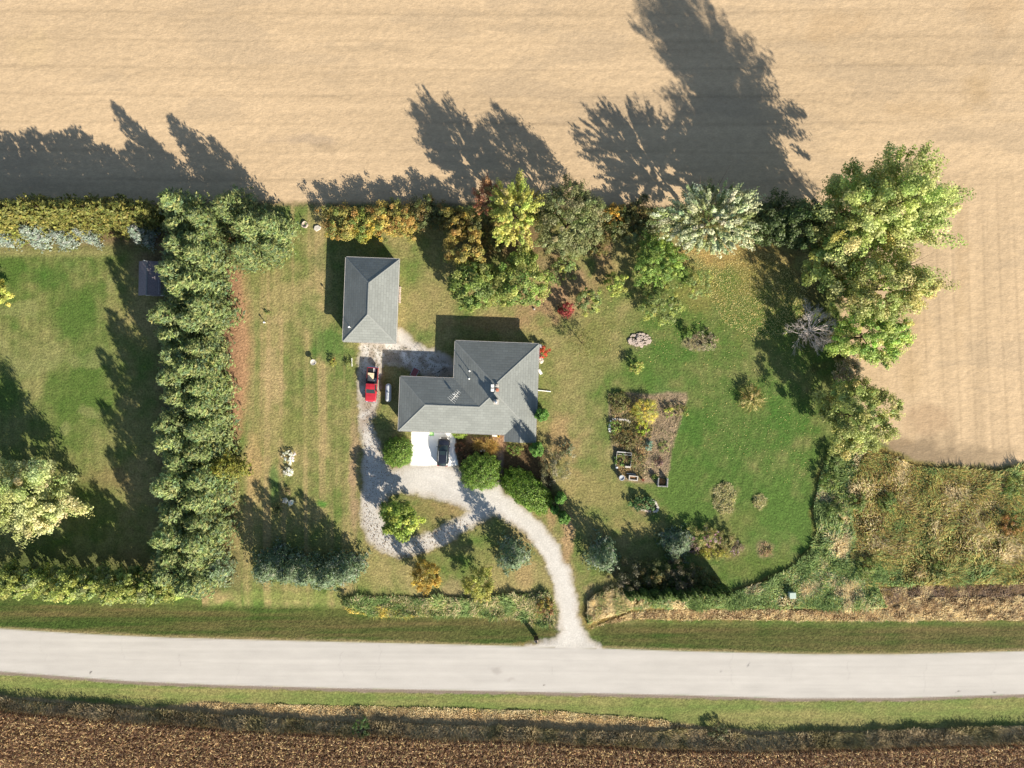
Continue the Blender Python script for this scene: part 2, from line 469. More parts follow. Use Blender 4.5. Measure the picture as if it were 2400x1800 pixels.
# left lawn greener with tan blotches
m = ml * np.clip((fbm(GX, GY, 6, 6, 81) - 0.40) * 4, 0, 0.75); lay(m, A(88, 112, 44))
m = ml * np.clip((fbm(GX, GY, 5, 4, 91) - 0.58) * 5, 0, 0.55); lay(m, A(156, 150, 92))
m = ml * np.clip(1 - np.abs(GV - 592) / 14, 0, 1) * 0.8; lay(m, A(165, 150, 95))
for b in [(300, 1010, 110, 70, A(150, 142, 84), 0.5), (70, 830, 60, 40, A(146, 138, 84), 0.4), (130, 650, 60, 40, A(78, 110, 42), 0.5), (200, 760, 70, 90, A(84, 112, 44), 0.5),
          (250, 1120, 60, 40, A(140, 118, 75), 0.5), (350, 620, 45, 40, A(125, 105, 75), 0.6),
          # middle lawn
          (640, 900, 22, 160, A(180, 158, 105), 0.55), (600, 1100, 20, 120, A(175, 150, 95), 0.6), (830, 1110, 14, 150, A(165, 140, 100), 0.7),
          (775, 800, 45, 50, A(72, 112, 42), 0.75), (735, 740, 30, 60, A(85, 118, 46), 0.5), (690, 1000, 60, 60, A(120, 126, 62), 0.5),
          (830, 640, 80, 120, A(80, 104, 48), 0.6), (640, 1130, 18, 50, A(78, 120, 52), 0.6), (755, 1180, 12, 12, A(70, 128, 40), 0.8), (590, 860, 30, 180, A(105, 122, 60), 0.4),
          (790, 1290, 60, 30, A(128, 128, 66), 0.5), (700, 1400, 160, 14, A(114, 124, 60), 0.6), (480, 1400, 60, 22, A(172, 148, 98), 0.6),
          # between garage and house
          (1010, 720, 70, 60, A(146, 136, 80), 0.6), (985, 790, 35, 30, A(84, 114, 46), 0.6), (1180, 760, 110, 20, A(150, 126, 78), 0.7), (1280, 700, 90, 55, A(158, 128, 88), 0.75),
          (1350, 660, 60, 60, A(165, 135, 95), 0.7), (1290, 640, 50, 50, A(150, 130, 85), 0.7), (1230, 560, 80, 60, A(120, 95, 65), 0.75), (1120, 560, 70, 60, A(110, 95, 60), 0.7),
          (1400, 560, 40, 60, A(160, 130, 90), 0.7), (1420, 640, 30, 50, A(150, 125, 80), 0.6), (1700, 590, 130, 45, A(170, 140, 80), 0.75), (1800, 620, 80, 70, A(150, 128, 70), 0.65),
          (1780, 700, 110, 110, A(112, 118, 52), 0.5), (1640, 700, 60, 40, A(140, 130, 66), 0.5), (1340, 900, 60, 110, A(150, 140, 84), 0.6), (1320, 1050, 60, 60, A(168, 140, 92), 0.65),
          (1400, 800, 60, 60, A(128, 124, 66), 0.5), (1400, 1150, 70, 60, A(150, 138, 80), 0.6), (1500, 1230, 120, 30, A(158, 140, 84), 0.6), (1560, 860, 110, 70, A(78, 112, 42), 0.55),
          (1720, 1000, 120, 130, A(72, 110, 38), 0.55), (1850, 960, 70, 90, A(66, 112, 36), 0.65), (1830, 1180, 60, 120, A(92, 122, 48), 0.5), (1770, 1330, 90, 40, A(104, 116, 48), 0.5),
          (1740, 1215, 60, 40, A(118, 122, 58), 0.5), (1560, 960, 40, 80, A(92, 124, 60), 0.4), (1330, 830, 30, 40, A(150, 140, 84), 0.4),
          (1040, 1200, 70, 30, A(152, 128, 80), 0.6), (940, 1230, 40, 30, A(124, 120, 62), 0.5), (980, 1200, 50, 18, A(108, 118, 56), 0.5), (1210, 1250, 30, 60, A(150, 136, 84), 0.4),
          (1060, 1390, 70, 30, A(160, 140, 96), 0.6), (1230, 1330, 25, 60, A(165, 142, 90), 0.6), (1330, 1270, 14, 70, A(178, 146, 100), 0.75), (1295, 1210, 10, 40, A(170, 140, 95), 0.6),
          (1380, 1400, 14, 60, A(165, 140, 95), 0.5), (880, 1340, 60, 40, A(150, 142, 82), 0.5), (1180, 1400, 60, 24, A(150, 140, 80), 0.5),
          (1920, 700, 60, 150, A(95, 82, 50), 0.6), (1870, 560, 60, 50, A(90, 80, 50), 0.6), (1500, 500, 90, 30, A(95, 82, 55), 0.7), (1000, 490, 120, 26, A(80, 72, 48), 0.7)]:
    blob(b[0], b[1], b[2], b[3], b[4], b[5], 0.8, 100 + int(b[0]) % 37)
# needle litter beside the windbreak
nl = [(545, 630), (572, 640), (580, 720), (588, 800), (584, 880), (572, 960), (566, 1010), (545, 1040), (520, 1000), (520, 640)]
m, _ = pmask(nl, 0.9); lay(m * 0.85, A(172, 134, 92))
m, _ = pmask([(360, 470), (560, 470), (548, 640), (545, 1000), (540, 1340), (480, 1390), (380, 1390), (380, 640)], 1.5); lay(m * 0.85, A(120, 92, 65))
m, _ = pmask([(-300, 500), (380, 500), (380, 575), (-300, 572)], 1.0); lay(m * 0.8, A(120, 100, 70))
m, _ = pmask([(-300, 1280), (560, 1300), (560, 1385), (-300, 1372)], 1.5); lay(m * 0.7, A(95, 95, 55))
C *= np.array([1.40, 1.36, 1.75])
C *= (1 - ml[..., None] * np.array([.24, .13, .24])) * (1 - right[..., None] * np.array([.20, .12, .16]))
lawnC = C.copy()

# -- class raster (1 = lawn)
K = np.ones(GX.shape, dtype=np.int8)
# field
FIELD = [(-400, -400), (2800, -400), (2800, 1085), (2400, 1087), (2330, 1098), (2240, 1092), (2150, 1086), (2090, 1060), (2040, 1010), (1995, 900), (1965, 700), (1950, 497), (1400, 484), (1000, 480), (640, 477), (400, 480), (-400, 482)]
fm, fd = pmask(FIELD, 0.5)
hs = .6 * fbm(GX, GY, 26, 1.3, 121, 4) + .4 * fbm(GX, GY, 40, 5, 125, 3); vs = fbm(GX, GY, 1.6, 26, 131, 4)
wv = np.clip((GU - 1950) / 150, 0, 1) * np.clip((GV - 380) / 120, 0, 1)
strk = hs * (1 - wv) + vs * wv
big = fbm(GX, GY, 30, 18, 141, 3)
cf = A(227, 199, 162)[None, None] * (1 + (strk[..., None] - 0.5) * 0.40 + (big[..., None] - 0.5) * 0.14)
cf = cf * (1 + (fbm(GX, GY, 0.7, 0.5, 151)[..., None] - 0.5) * 0.22)
tw = np.clip((fbm(GX, GY, 16, 5, 161, 4) - 0.58) * 4, 0, 0.28)[..., None]
cf = cf * (1 - tw) + A(190, 170, 144) * tw
# wheel tracks: pairs of fine lines
trk = np.clip(np.sin(GY * 2 * math.pi / 4.6 + (fbm(GX, GY, 60, 60, 171) - 0.5) * 4) - 0.9, 0, 0.1) / 0.1 * (1 - wv) + np.clip(np.sin(GX * 2 * math.pi / 2.6 + GY * .12 + (fbm(GX, GY, 30, 60, 175) - 0.5) * 5) - 0.75, 0, 0.25) / 0.25 * wv * 1.2
cf = cf * (1 - 0.10 * trk[..., None] * (.5 + fbm(GX, GY, 12, 3, 177)[..., None]))
C2 = C.copy()
C[:] = cf
for b in [(720, 330, 80, 14, A(176, 158, 140), 0.7), (760, 345, 30, 14, A(160, 140, 115), 0.5), (860, 112, 120, 10, A(190, 168, 138), 0.6), (2150, 1060, 110, 45, A(158, 138, 112), 0.75), (2290, 1070, 100, 30, A(165, 145, 118), 0.6),
          (2060, 1040, 60, 40, A(175, 150, 118), 0.6), (2290, 210, 40, 50, A(196, 166, 124), 0.7), (2180, 255, 120, 20, A(200, 170, 130), 0.5), (2080, 390, 110, 12, A(190, 160, 124), 0.6), (1960, 60, 100, 40, A(205, 172, 130), 0.5), (2330, 30, 60, 60, A(200, 168, 128), 0.5),
          (2250, 600, 20, 200, A(202, 172, 132), 0.5), (2130, 800, 30, 160, A(206, 176, 134), 0.5), (2180, 980, 60, 40, A(190, 160, 128), 0.5), (80, 110, 60, 40, A(232, 204, 160), 0.5), (1000, 345, 60, 10, A(198, 176, 150), 0.5), (2100, 760, 90, 60, A(212, 180, 136), 0.4)]:
    blob(b[0], b[1], b[2], b[3], b[4], b[5] * (.6 if b[1] < 900 else 1.1), 0.7, 200 + int(b[1]) % 29)
fieldC = C.copy()
C[:] = C2
lay(fm, fieldC); K[fd > 0] = 2
# rough grassy headland between field and yard
m = np.clip(1 - np.abs(fd) / 0.8, 0, 1) * 0.5 * np.clip((1950 - GU) / 50, 0, 1); lay(m, A(120, 100, 70))

# rough / meadow ground
MEADOW = [(1950, 1045), (1930, 1082), (1915, 1125), (1903, 1200), (1912, 1250), (1893, 1290), (1850, 1328), (1790, 1360), (1720, 1382), (1640, 1398), (1490, 1398), (1440, 1385), (1385, 1395), (1368, 1420), (1370, 1455), (1378, 1478), (1420, 1458), (1500, 1454), (1900, 1458), (2400, 1458), (2800, 1455), (2800, 1090), (2400, 1087), (2330, 1098), (2240, 1092), (2150, 1086), (2090, 1060), (2030, 1035)]
mmk, md = pmask(MEADOW, 0.5)
mc = fbm(GX, GY, 5, 4, 211, 4)[..., None]
cm = np.where(mc < 0.5, A(120, 128, 70) * (1 - mc * 2) + A(140, 125, 70) * mc * 2, A(140, 125, 70) * (2 - 2 * mc) + A(160, 130, 75) * (2 * mc - 1))
lay(mmk, cm); K[md > 0] = 3
m, _ = pmask([(1390, 1470), (1480, 1436), (1600, 1430), (2000, 1432), (2060, 1400), (2150, 1372), (2800, 1365), (2800, 1455), (1900, 1456), (1500, 1452), (1420, 1462)], 0.5); lay(m * mmk * 0.85, A(176, 146, 105))
m, _ = pmask([(2100, 1385), (2250, 1378), (2800, 1372), (2800, 1412), (2200, 1412)], 0.6); lay(m * 0.8, A(140, 118, 100))
DITCH = [(805, 1408), (860, 1398), (1000, 1400), (1150, 1400), (1250, 1388), (1290, 1392), (1300, 1430), (1298, 1462), (1270, 1472), (1220, 1452), (1100, 1444), (950, 1448), (870, 1440), (815, 1432)]
dmk, dd = pmask(DITCH, 0.5); lay(dmk, A(130, 122, 72)); K[dd > 0] = 3

# verges beside the road
rt = interp(ROAD_T[0], ROAD_T[1], GU); rb = interp(ROAD_B[0], ROAD_B[1], GU); ct = interp(CORN_T[0], CORN_T[1], GU)
wv_ = GV + (fbm(GX, GY, 1.5, 1.5, 221) - 0.5) * 8
vst = fbm(GX, GY, 24, 0.9, 231, 3)
vg = np.clip(0.5 + (vst - 0.5) * 2.0 + (n3 - 0.5) * 0.5 + np.clip((GU - 900) / 1500, 0, 1) * -0.25 + np.clip((800 - GU) / 400, 0, 1) * 0.3, 0, 1)[..., None]
cv = A(132, 120, 76) * (1 - vg) + A(84, 106, 48) * vg
vtop = np.where(GU < 470, 1385, np.where(GU < 1330, 1415, 1456))
mv = np.clip((wv_ - vtop) / 16, 0, 1) * (wv_ < rt) * (1 - mmk) * (1 - dmk)
mv = np.where(GV < vtop - 10, 0, mv)
lay(mv, cv * 1.1); K[(mv > 0.5) & (K == 1)] = 4
edge = np.clip(1 - np.abs(wv_ - (rt - 3)) / 5, 0, 1) * (K != 2); lay(edge * 0.75, A(180, 160, 120))
# south verge
green_b = rb + (ct - rb) * np.interp(GU, [0, 360, 480, 800, 1550, 1760, 2400], [0.62, 0.62, 0.40, 0.42, 0.50, 0.64, 0.66])
ms = (GV > rb)
vg2 = np.clip(0.55 + (vst - 0.5) * 1.6 + (n3 - 0.5) * 1.0, 0, 1)[..., None]
cs = A(150, 145, 92) * (1 - vg2) + A(118, 134, 72) * vg2
m = ms * 1.0; lay(m, cs); K[ms] = 4
m = np.clip((wv_ - green_b) / 6, 0, 1) * ms; lay(m, A(186, 160, 118) * (1 + (n2[..., None] - 0.5) * 0.5))
sh = np.clip(1 - (wv_ - rb) / 9.0, 0, 1) * ms; lay(np.clip(sh * 3, 0, 1), A(158, 142, 128)); K[ms & (wv_ < rb + 8)] = 5
mcn = np.clip((wv_ - ct) / 6, 0, 1); lay(mcn, A(96, 74, 58) * (1 + (n2[..., None] - 0.5) * 0.8)); K[(GV > ct)] = 6

# garden soil, beds
GARDEN = [(1427, 925), (1480, 920), (1530, 925), (1565, 918), (1608, 920), (1612, 935), (1600, 970), (1590, 1000), (1580, 1030), (1572, 1060), (1570, 1100), (1560, 1120), (1530, 1132), (1500, 1132), (1450, 1125), (1440, 1090), (1432, 1020), (1427, 970)]
gmk, gd = pmask(GARDEN, 0.25, True); gc = fbm(GX, GY, 2.2, 2.2, 241, 4)[..., None]
lay(gmk, A(152, 134, 112) * (1 - gc) + A(184, 162, 132) * gc); K[gd > 0] = 7
gcn = np.clip((fbm(GX, GY, 2.5, 2.5, 251) - 0.5 + np.clip((1510 - GU) / 80, -0.4, 0.25)) * 5, 0, 0.85); lay(gcn * gmk * .6, A(140, 128, 90))
BED = [(1062, 1026), (1185, 1024), (1190, 1040), (1240, 1045), (1265, 1040), (1290, 1100), (1300, 1150), (1290, 1190), (1230, 1180), (1185, 1150), (1090, 1110), (1078, 1090), (1066, 1060)]
bmk, bd = pmask(BED, 0.4); lay(bmk, A(112, 92, 66)); K[bd > 0] = 7
m, _ = pmask([(1090, 1022), (1184, 1020), (1184, 1058), (1160, 1036), (1095, 1040)], 0.3); lay(m, A(186, 150, 118))
m, _ = pmask([(1163, 1056), (1180, 1056), (1178, 1132), (1166, 1132)], 0.2, True); lay(m, A(150, 132, 118))
WALK = [(1164, 1040), (1180, 1038), (1182, 1060), (1178, 1130), (1166, 1130), (1163, 1060)]
_, wd = pmask(WALK, 0.2, True); K[wd > 0] = 8
for b in [(1640, 805, 34, 22, A(168, 152, 122), 0.85), (1610, 800, 16, 16, A(165, 150, 118), 0.7), (1500, 797, 32, 18, A(150, 128, 112), 0.6), (1315, 635, 40, 30, A(150, 140, 105), 0.6), (1670, 1290, 60, 30, A(150, 128, 90), 0.7), (1765, 940, 34, 26, A(140, 130, 78), 0.6), (1698, 1168, 30, 38, A(170, 160, 108), 0.8), (1780, 1176, 16, 20, A(150, 142, 86), 0.7), (1793, 1290, 18, 18, A(160, 140, 110), 0.7), (1510, 1190, 30, 20, A(165, 140, 110), 0.7)]:
    blob(b[0], b[1], b[2], b[3], b[4], b[5], 0.6, 300 + int(b[0]) % 11)

# gravel drive
DRIVE = [(844, 797), (841, 840), (838, 900), (841, 975), (846, 1021), (852, 1075), (856, 1131), (850, 1172), (847, 1224), (863, 1267), (907, 1300), (939, 1310), (1004, 1291), (1042, 1272), (1119, 1227), (1160, 1207), (1190, 1222), (1230, 1255), (1258, 1284), (1279, 1317), (1296, 1358), (1306, 1412), (1310, 1455), (1311, 1480), (1300, 1500), (1230, 1510), (1230, 1530), (1425, 1530), (1412, 1515), (1380, 1493), (1363, 1461), (1353, 1420), (1344, 1360), (1331, 1325), (1312, 1284), (1285, 1246), (1252, 1214), (1214, 1181), (1184, 1154), (1168, 1130), (1140, 1142), (1114, 1132), (1084, 1111), (1074, 1090), (963, 1090), (935, 1100), (917, 1103), (906, 1089), (895, 1054), (873, 1010), (868, 986), (880, 972), (889, 940), (890, 880), (900, 852), (930, 856), (965, 866), (1000, 884), (1064, 884), (1064, 848), (1050, 835), (1019, 820), (993, 814), (971, 796), (940, 768), (925, 768), (925, 797)]
ISLAND = [(940, 1148), (983, 1161), (1054, 1181), (1106, 1196), (1081, 1205), (1062, 1219), (1015, 1243), (961, 1262), (934, 1262), (904, 1237), (892, 1207), (896, 1180), (912, 1158)]
drm, drd = pmask(DRIVE, 0.35); ism, isd = pmask(ISLAND, 0.35)
drm = drm * (1 - ism); drd = np.minimum(drd, -isd)
onroad = (GV > rt)
drm = drm * (~onroad); drd = np.where(onroad, -1, drd)
halo = np.clip(1 - np.abs(drd) / 0.9, 0, 1) * (drd < 0) * (K == 1); lay(halo * 0.55, A(158, 136, 98))
dc = fbm(GX, GY, 3, 3, 261, 4)[..., None]
cd = A(231, 226, 219) * (1 + (dc - 0.5) * 0.28)
lay(drm, cd)
# worn lighter wheel tracks and browner fringe, leaf litter on the loop
lay(np.clip(1 - drd / 1.0, 0, 1) * drm * 0.4, A(184, 160, 130))
m, _ = pmask([(850, 930), (885, 930), (876, 975), (868, 990), (846, 1010), (840, 950)], 1.0); lay(m * drm * 0.7 * np.clip((n2 - 0.35) * 5, 0, 1), A(160, 134, 106))
m, _ = pmask([(845, 800), (925, 800), (1060, 850), (1060, 884), (960, 880), (895, 850), (890, 940), (838, 930)], 1.0); lay(m * drm * 0.6 * np.clip((fbm(GX, GY, 1.0, 1.0, 271) - 0.42) * 6, 0, 1), A(146, 124, 98))
blob(948, 836, 13, 17, A(255, 252, 250, 1.4), 0.95)
pth = np.array([(1000, 1100), (1060, 1130), (1150, 1165), (1210, 1200), (1262, 1252), (1300, 1315), (1322, 1390), (1332, 1450), (1345, 1500)])
for off, w in ((-11, 5), (11, 5)):
    tang = np.gradient(pth, axis=0); tn = tang / np.linalg.norm(tang, axis=1)[:, None]
    q = pth + np.stack([-tn[:, 1], tn[:, 0]], 1) * off
    left = q + np.stack([-tn[:, 1], tn[:, 0]], 1) * w; rgt = q - np.stack([-tn[:, 1], tn[:, 0]], 1) * w
    m, _ = pmask([tuple(a) for a in left] + [tuple(a) for a in rgt[::-1]], 0.7); lay(m * drm * (.35 + .5 * n2), A(250, 246, 240, 1.95))
K[(drd > 0) & (~onroad)] = 9
# grass tongue at the road edge by the mailbox
m, tdd = pmask([(1200, 1506), (1240, 1503), (1275, 1507), (1240, 1511), (1205, 1510)], 0.2); lay(m * 0.8, A(150, 135, 80))
# concrete pad
PAD = [(965, 1000), (1058, 1000), (1063, 1014), (1068, 1036), (1066, 1056), (1074, 1091), (963, 1091)]
pm_, pd_ = pmask(PAD, 0.1, True); lay(pm_, A(255, 254, 252, 1.3)); K[pd_ > 0] = 10
# road
rm = np.clip((GV - rt) / 3 + 0.5, 0, 1) * np.clip((rb - GV) / 3 + 0.5, 0, 1)
rst = fbm(GX, GY, 30, 0.5, 281, 3)[..., None]; rbl = fbm(GX, GY, 5, 2.0, 291, 3)[..., None]
cr = A(222, 217, 211) * (1 + (rst - 0.5) * 0.16 + (rbl - 0.5) * 0.12)
lay(rm, cr); K[(GV > rt) & (GV < rb)] = 11
fr = (GV - rt) / (rb - rt)
for c_, a_ in ((0.03, 0.35), (0.28, 0.10), (0.52, 0.14), (0.78, 0.08), (0.965, 0.22)):
    lay(np.clip(1 - np.abs(fr - c_) / 0.02, 0, 1) * rm * a_ * np.clip((rst[..., 0] - 0.3) * 3, 0, 1), A(150, 146, 142))
rng0 = np.random.default_rng(5)
crk = [0, 100, 290, 420, 560, 800, 885, 1147, 1290, 1430, 1718, 1850, 1990, 2170, 2330]
for c_ in crk:                                          # transverse cracks
    uu = c_ + (fbm(GY * 0 + c_, GY, 1.0, 1.4, 301) - 0.5) * 26
    lay(np.clip(1 - np.abs(GU - uu) / 1.9, 0, 1) * rm * rng0.uniform(0.05, 0.22) * (fr > rng0.uniform(0, 0.5)) * (fr < rng0.uniform(0.5, 1)), A(140, 138, 134))
for b in [(1165, 1570, 16, 9, A(196, 190, 184), 0.7), (1200, 1590, 14, 5, A(196, 190, 184), 0.6), (1274, 1608, 5, 2.5, A(120, 110, 104), 0.9), (212, 1577, 4, 2, A(100, 95, 95), 0.9), (1755, 1560, 2.5, 4, A(150, 148, 148), 0.8), (1690, 1572, 2.5, 4, A(170, 168, 165), 0.7), (2335, 1617, 5, 2, A(110, 108, 108), 0.9), (2245, 1620, 4, 2, A(120, 118, 116), 0.9)]:
    blob(b[0], b[1], b[2], b[3], b[4], b[5], 0.2, 3)
C[:] = np.clip(C, 0.004, 0.9)

Z = gz(GX, GY)
grassy = (K == 1) | (K == 4)
Z = Z + np.where(K == 2, (fbm(GX, GY, 0.9, 0.5, 311) - 0.5) * 0.06, 0) + np.where(grassy, (fbm(GX, GY, 0.7, 0.7, 321) - 0.5) * 0.06, 0) + np.where((K == 3) | (K == 7) | (K == 6), (fbm(GX, GY, 0.8, 0.8, 331) - 0.5) * 0.16, 0)
VID = np.arange(NX * NY).reshape(NY, NX)
Vall = np.stack([GX, GY, Z], -1).reshape(-1, 3)
Call = C.reshape(-1, 3)
Kc = K[:-1, :-1]
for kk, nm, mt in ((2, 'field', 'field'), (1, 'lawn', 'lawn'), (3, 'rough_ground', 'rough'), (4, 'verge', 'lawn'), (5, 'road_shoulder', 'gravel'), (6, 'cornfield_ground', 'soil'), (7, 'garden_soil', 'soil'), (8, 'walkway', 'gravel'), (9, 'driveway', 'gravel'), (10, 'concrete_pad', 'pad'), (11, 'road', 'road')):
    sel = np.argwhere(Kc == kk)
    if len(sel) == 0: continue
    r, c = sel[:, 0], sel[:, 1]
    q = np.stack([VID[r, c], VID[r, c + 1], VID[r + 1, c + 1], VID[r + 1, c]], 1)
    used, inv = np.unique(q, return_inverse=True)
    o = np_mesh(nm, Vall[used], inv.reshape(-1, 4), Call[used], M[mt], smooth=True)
    tag(o, kind='structure')
# the land beyond, out to the horizon
R0x, R0y, RB = 98.0, 72.0, 2500.0
far = MB()
for x0, x1, y0, y1 in ((-RB, RB, R0y, RB), (-RB, RB, -RB, -R0y), (-RB, -R0x, -R0y, R0y), (R0x, RB, -R0y, R0y)):
    far.quadface([(x0, y0, -0.03), (x1, y0, -0.03), (x1, y1, -0.03), (x0, y1, -0.03)])
tag(far.build('ground', mat('far_farmland', A(190, 168, 118), 0.95, 0, 0.25, 0.02)), kind='structure')
del C, C2, cf, lawnC, fieldC

# ------------------------------------------------------------------ house
HR = math.radians(-2.2)
hx, hy = P(933.8, 1009, 2.75)
house = thing('house', 'low L-shaped house with a dark grey hipped shingle roof', 'house', (hx, hy, 0), HR)
ZE, PT = 2.75, 0.42
LW, LD, LE, LN = 8.57, 8.65, 21.97, 14.7
a_, b_ = LD / 2, (LE - LW) / 2
GXL, GXR, GYB = 17.07, LE, -1.12
gm = (GXL + GXR) / 2
def rz_(d): return ZE + PT * d
V3 = {'sw': (0, 0, ZE), 'g0': (GXL, 0, ZE), 'gr': (gm, GXR - gm, rz_(GXR - gm)), 'ms': (LW + b_, b_, rz_(b_)), 'wq': (LW + a_, a_, rz_(a_)), 'wa': (a_, a_, rz_(a_)),
      'nw': (0, LD, ZE), 'in': (LW, LD, ZE), 'mn': (LW + b_, LN - b_, rz_(b_)), 'mw': (LW, LN, ZE), 'ne': (LE, LN, ZE), 'ge': (gm, GYB, rz_(GXR - gm)), 'gse': (GXR, GYB, ZE), 'gsw': (GXL, GYB, ZE)}
rf = MB()
def rface(keys, sw):
    rf.cur = 1 if sw else 0; rf.quadface([V3[k] for k in keys])
rface(['sw', 'g0', 'gr', 'ms', 'wq', 'wa'], False)
rface(['sw', 'wa', 'nw'], True)
rface(['nw', 'wa', 'wq', 'in'], False)
rface(['in', 'wq', 'ms', 'mn', 'mw'], True)
rface(['mw', 'mn', 'ne'], False)
rface(['ne', 'mn', 'ms', 'gr', 'ge', 'gse'], True)
rface(['g0', 'gsw', 'ge', 'gr'], True)
roof = rf.build('roof', [M['shx'], M['shy']], house)
so = roof.modifiers.new('thickness', 'SOLIDIFY'); so.thickness = 0.14; so.offset = -1
cp = MB()
def cap(k0, k1, w=.12):
    p0, p1 = Vector(V3[k0]), Vector(V3[k1]); d = (p1 - p0).normalized(); n = Vector((-d.y, d.x, 0)).normalized()
    up = Vector((0, 0, .035)); dn = Vector((0, 0, -.015))
    cp.loft([[p - n * w + dn, p + up, p + n * w + dn, p + Vector((0, 0, -.05))] for p in (p0, p1)])
for k0, k1 in (('sw', 'wa'), ('nw', 'wa'), ('wa', 'wq'), ('wq', 'ms'), ('ms', 'mn'), ('mn', 'mw'), ('mn', 'ne'), ('ms', 'gr'), ('gr', 'ge')): cap(k0, k1)
cp.build('ridge_cap', M['cap'], roof)
gt = MB()
def gut(k0, k1):
    p0, p1 = Vector(V3[k0]), Vector(V3[k1]); d = (p1 - p0).normalized(); n = Vector((d.y, -d.x, 0))
    z0 = Vector((0, 0, -.03)); pr = [(0.01, 0), (.03, -.11), (.1, -.11), (.125, 0), (.115, 0), (.095, -.095), (.04, -.095), (.025, 0)]
    gt.loft([[p + n * q[0] + Vector((0, 0, q[1])) + z0 for q in pr] for p in (p0 + d * .02, p1 - d * .02)])
for k0, k1 in (('sw', 'g0'), ('g0', 'gsw'), ('gse', 'ne'), ('ne', 'mw'), ('mw', 'in'), ('in', 'nw'), ('nw', 'sw')): gut(k0, k1)
gt.build('gutter', M['gutter'], house)
OV = 0.55
wl = MB()
wl.prism([(OV, OV), (LE - OV, OV), (LE - OV, LN - OV), (LW + OV, LN - OV), (LW + OV, LD - OV), (OV, LD - OV)], -.1, ZE - .02)
wl.build('wall', M['siding'], house)
gb = MB(); yy = GYB + .5
gb.quadface([(GXL + .5, yy, 2.3), (GXR - .5, yy, 2.3), (GXR - .5, yy, ZE + .1), (gm, yy, rz_(GXR - gm) - .2), (GXL + .5, yy, ZE + .1)])
gb.quadface([(GXL + .5, yy + .1, 2.3), (GXL + .5, yy + .1, ZE + .1), (gm, yy + .1, rz_(GXR - gm) - .2), (GXR - .5, yy + .1, ZE + .1), (GXR - .5, yy + .1, 2.3)])
gb.build('gable_board', M['siding'], house)
for px_ in (GXL + .55, GXR - .55):
    q = MB(); q.box((px_, yy + .05, 1.14), (.16, .16, 2.36)); q.box((px_, yy + .05, .1), (.24, .24, .2)); q.build('porch_post', M['white'], house)
# garage door with panels
gd_ = MB(); gd_.box((5.0, OV - .02, 1.1), (4.9, .06, 2.2))
for i in range(4):
    for j in range(6): gd_.box((5.0 - 2.02 + j * .81, OV - .06, .3 + i * .54), (.66, .03, .38))
gd_.build('garage_door', M['white'], house)
def window(x, y, z, w, h, ax, par):
    f = MB(); t = .07
    if ax == 'y':
        for dx, dz, ww, hh in ((0, h / 2, w + t, t), (0, -h / 2, w + t, t), (-w / 2, 0, t, h - t), (w / 2, 0, t, h - t), (0, 0, .04, h - t)): f.box((x + dx, y, z + dz), (ww, .1, hh))
        o = f.build('window', M['white'], par); g = MB(); g.box((x, y, z), (w - t, .03, h - t)); g.build('pane', M['glass'], o)
    else:
        for dx, dz, ww, hh in ((0, h / 2, w + t, t), (0, -h / 2, w + t, t), (-w / 2, 0, t, h - t), (w / 2, 0, t, h - t), (0, 0, .04, h - t)): f.box((x, y + dx, z + dz), (.1, ww, hh))
        o = f.build('window', M['white'], par); g = MB(); g.box((x, y, z), (.03, w - t, h - t)); g.build('pane', M['glass'], o)
for x in (10.2, 13.4): window(x, OV - .03, 1.5, 1.5, 1.2, 'y', house)
for y in (3.2, 7.4, 11.6): window(LE - OV + .03, y, 1.5, 1.4, 1.2, 'x', house)
for x in (11.5, 15.5, 19): window(x, LN - OV + .03, 1.5, 1.4, 1.1, 'y', house)
window(OV - .03, 4.2, 1.6, 1.2, 1.0, 'x', house)
dr = MB(); dr.box((16.0, OV - .03, 1.02), (.95, .06, 2.04)); dr.box((16.0, OV - .07, 1.5), (.5, .03, .7)); d_o = dr.build('front_door', M['redcart'], house)
hn = MB(); hn.tube((16.36, OV - .12, 1.0), (16.36, OV - .06, 1.0), .03); hn.build('handle', M['metal'], d_o)
# chimney and roof vents (local positions from the photo, parallax of the roof height removed)
def hloc(u, v, z):
    x, y = P(u, v, z); dx, dy = x - hx, y - hy; c, s = math.cos(-HR), math.sin(-HR)
    return dx * c - dy * s, dx * s + dy * c
cx_, cy_ = hloc(1163, 942, 6.2)
ch = MB(); zb = 4.2
ch.box((cx_, cy_, 5.3), (.66, .66, 2.2)); ch.box((cx_, cy_, 6.44), (.78, .78, .1)); cho = ch.build('chimney', M['stone'], house, bevel=.01)
fl = MB(); fl.box((cx_, cy_, 6.58), (.28, .28, .2)); fl.lathe([(.10, 6.7), (.12, 6.95), (.2, 6.97), (.2, 7.02), (.01, 7.08)], (cx_, cy_, 0), 12); fl.build('flue', M['metal'], cho)
for (u, v, m_) in ((1154.3, 904.5, 'white'), (1154, 914, 'white'), (1165.7, 904, 'stone'), (1165.7, 914.2, 'terracotta')):
    x, y = hloc(u, v, 5.7); d = min(y, LN - y, LE - x, x - LW); zr = rz_(d)
    q = MB(); q.box((x, y, zr + .1), (.34, .34, .36)); q.box((x, y, zr + .3), (.46, .46, .05)); q.box((x, y, zr + .345), (.22, .22, .04)); q.build('roof_vent', M[m_], house, bevel=.01)
for (u, v, hp) in ((1099.5, 869.3, 1.15), (1098.4, 887.4, .55)):
    x, y = hloc(u, v, 5.2); zr = rz_(x - LW)
    q = MB(); q.lathe([(.16, zr - .1), (.14, zr + .02), (.055, zr + .1), (.055, zr + hp)], (x, y, 0), 10); q.lathe([(.1, zr + hp), (.1, zr + hp + .09), (.01, zr + hp + .12)], (x, y, 0), 10); q.build('vent_pipe', M['white'], house)
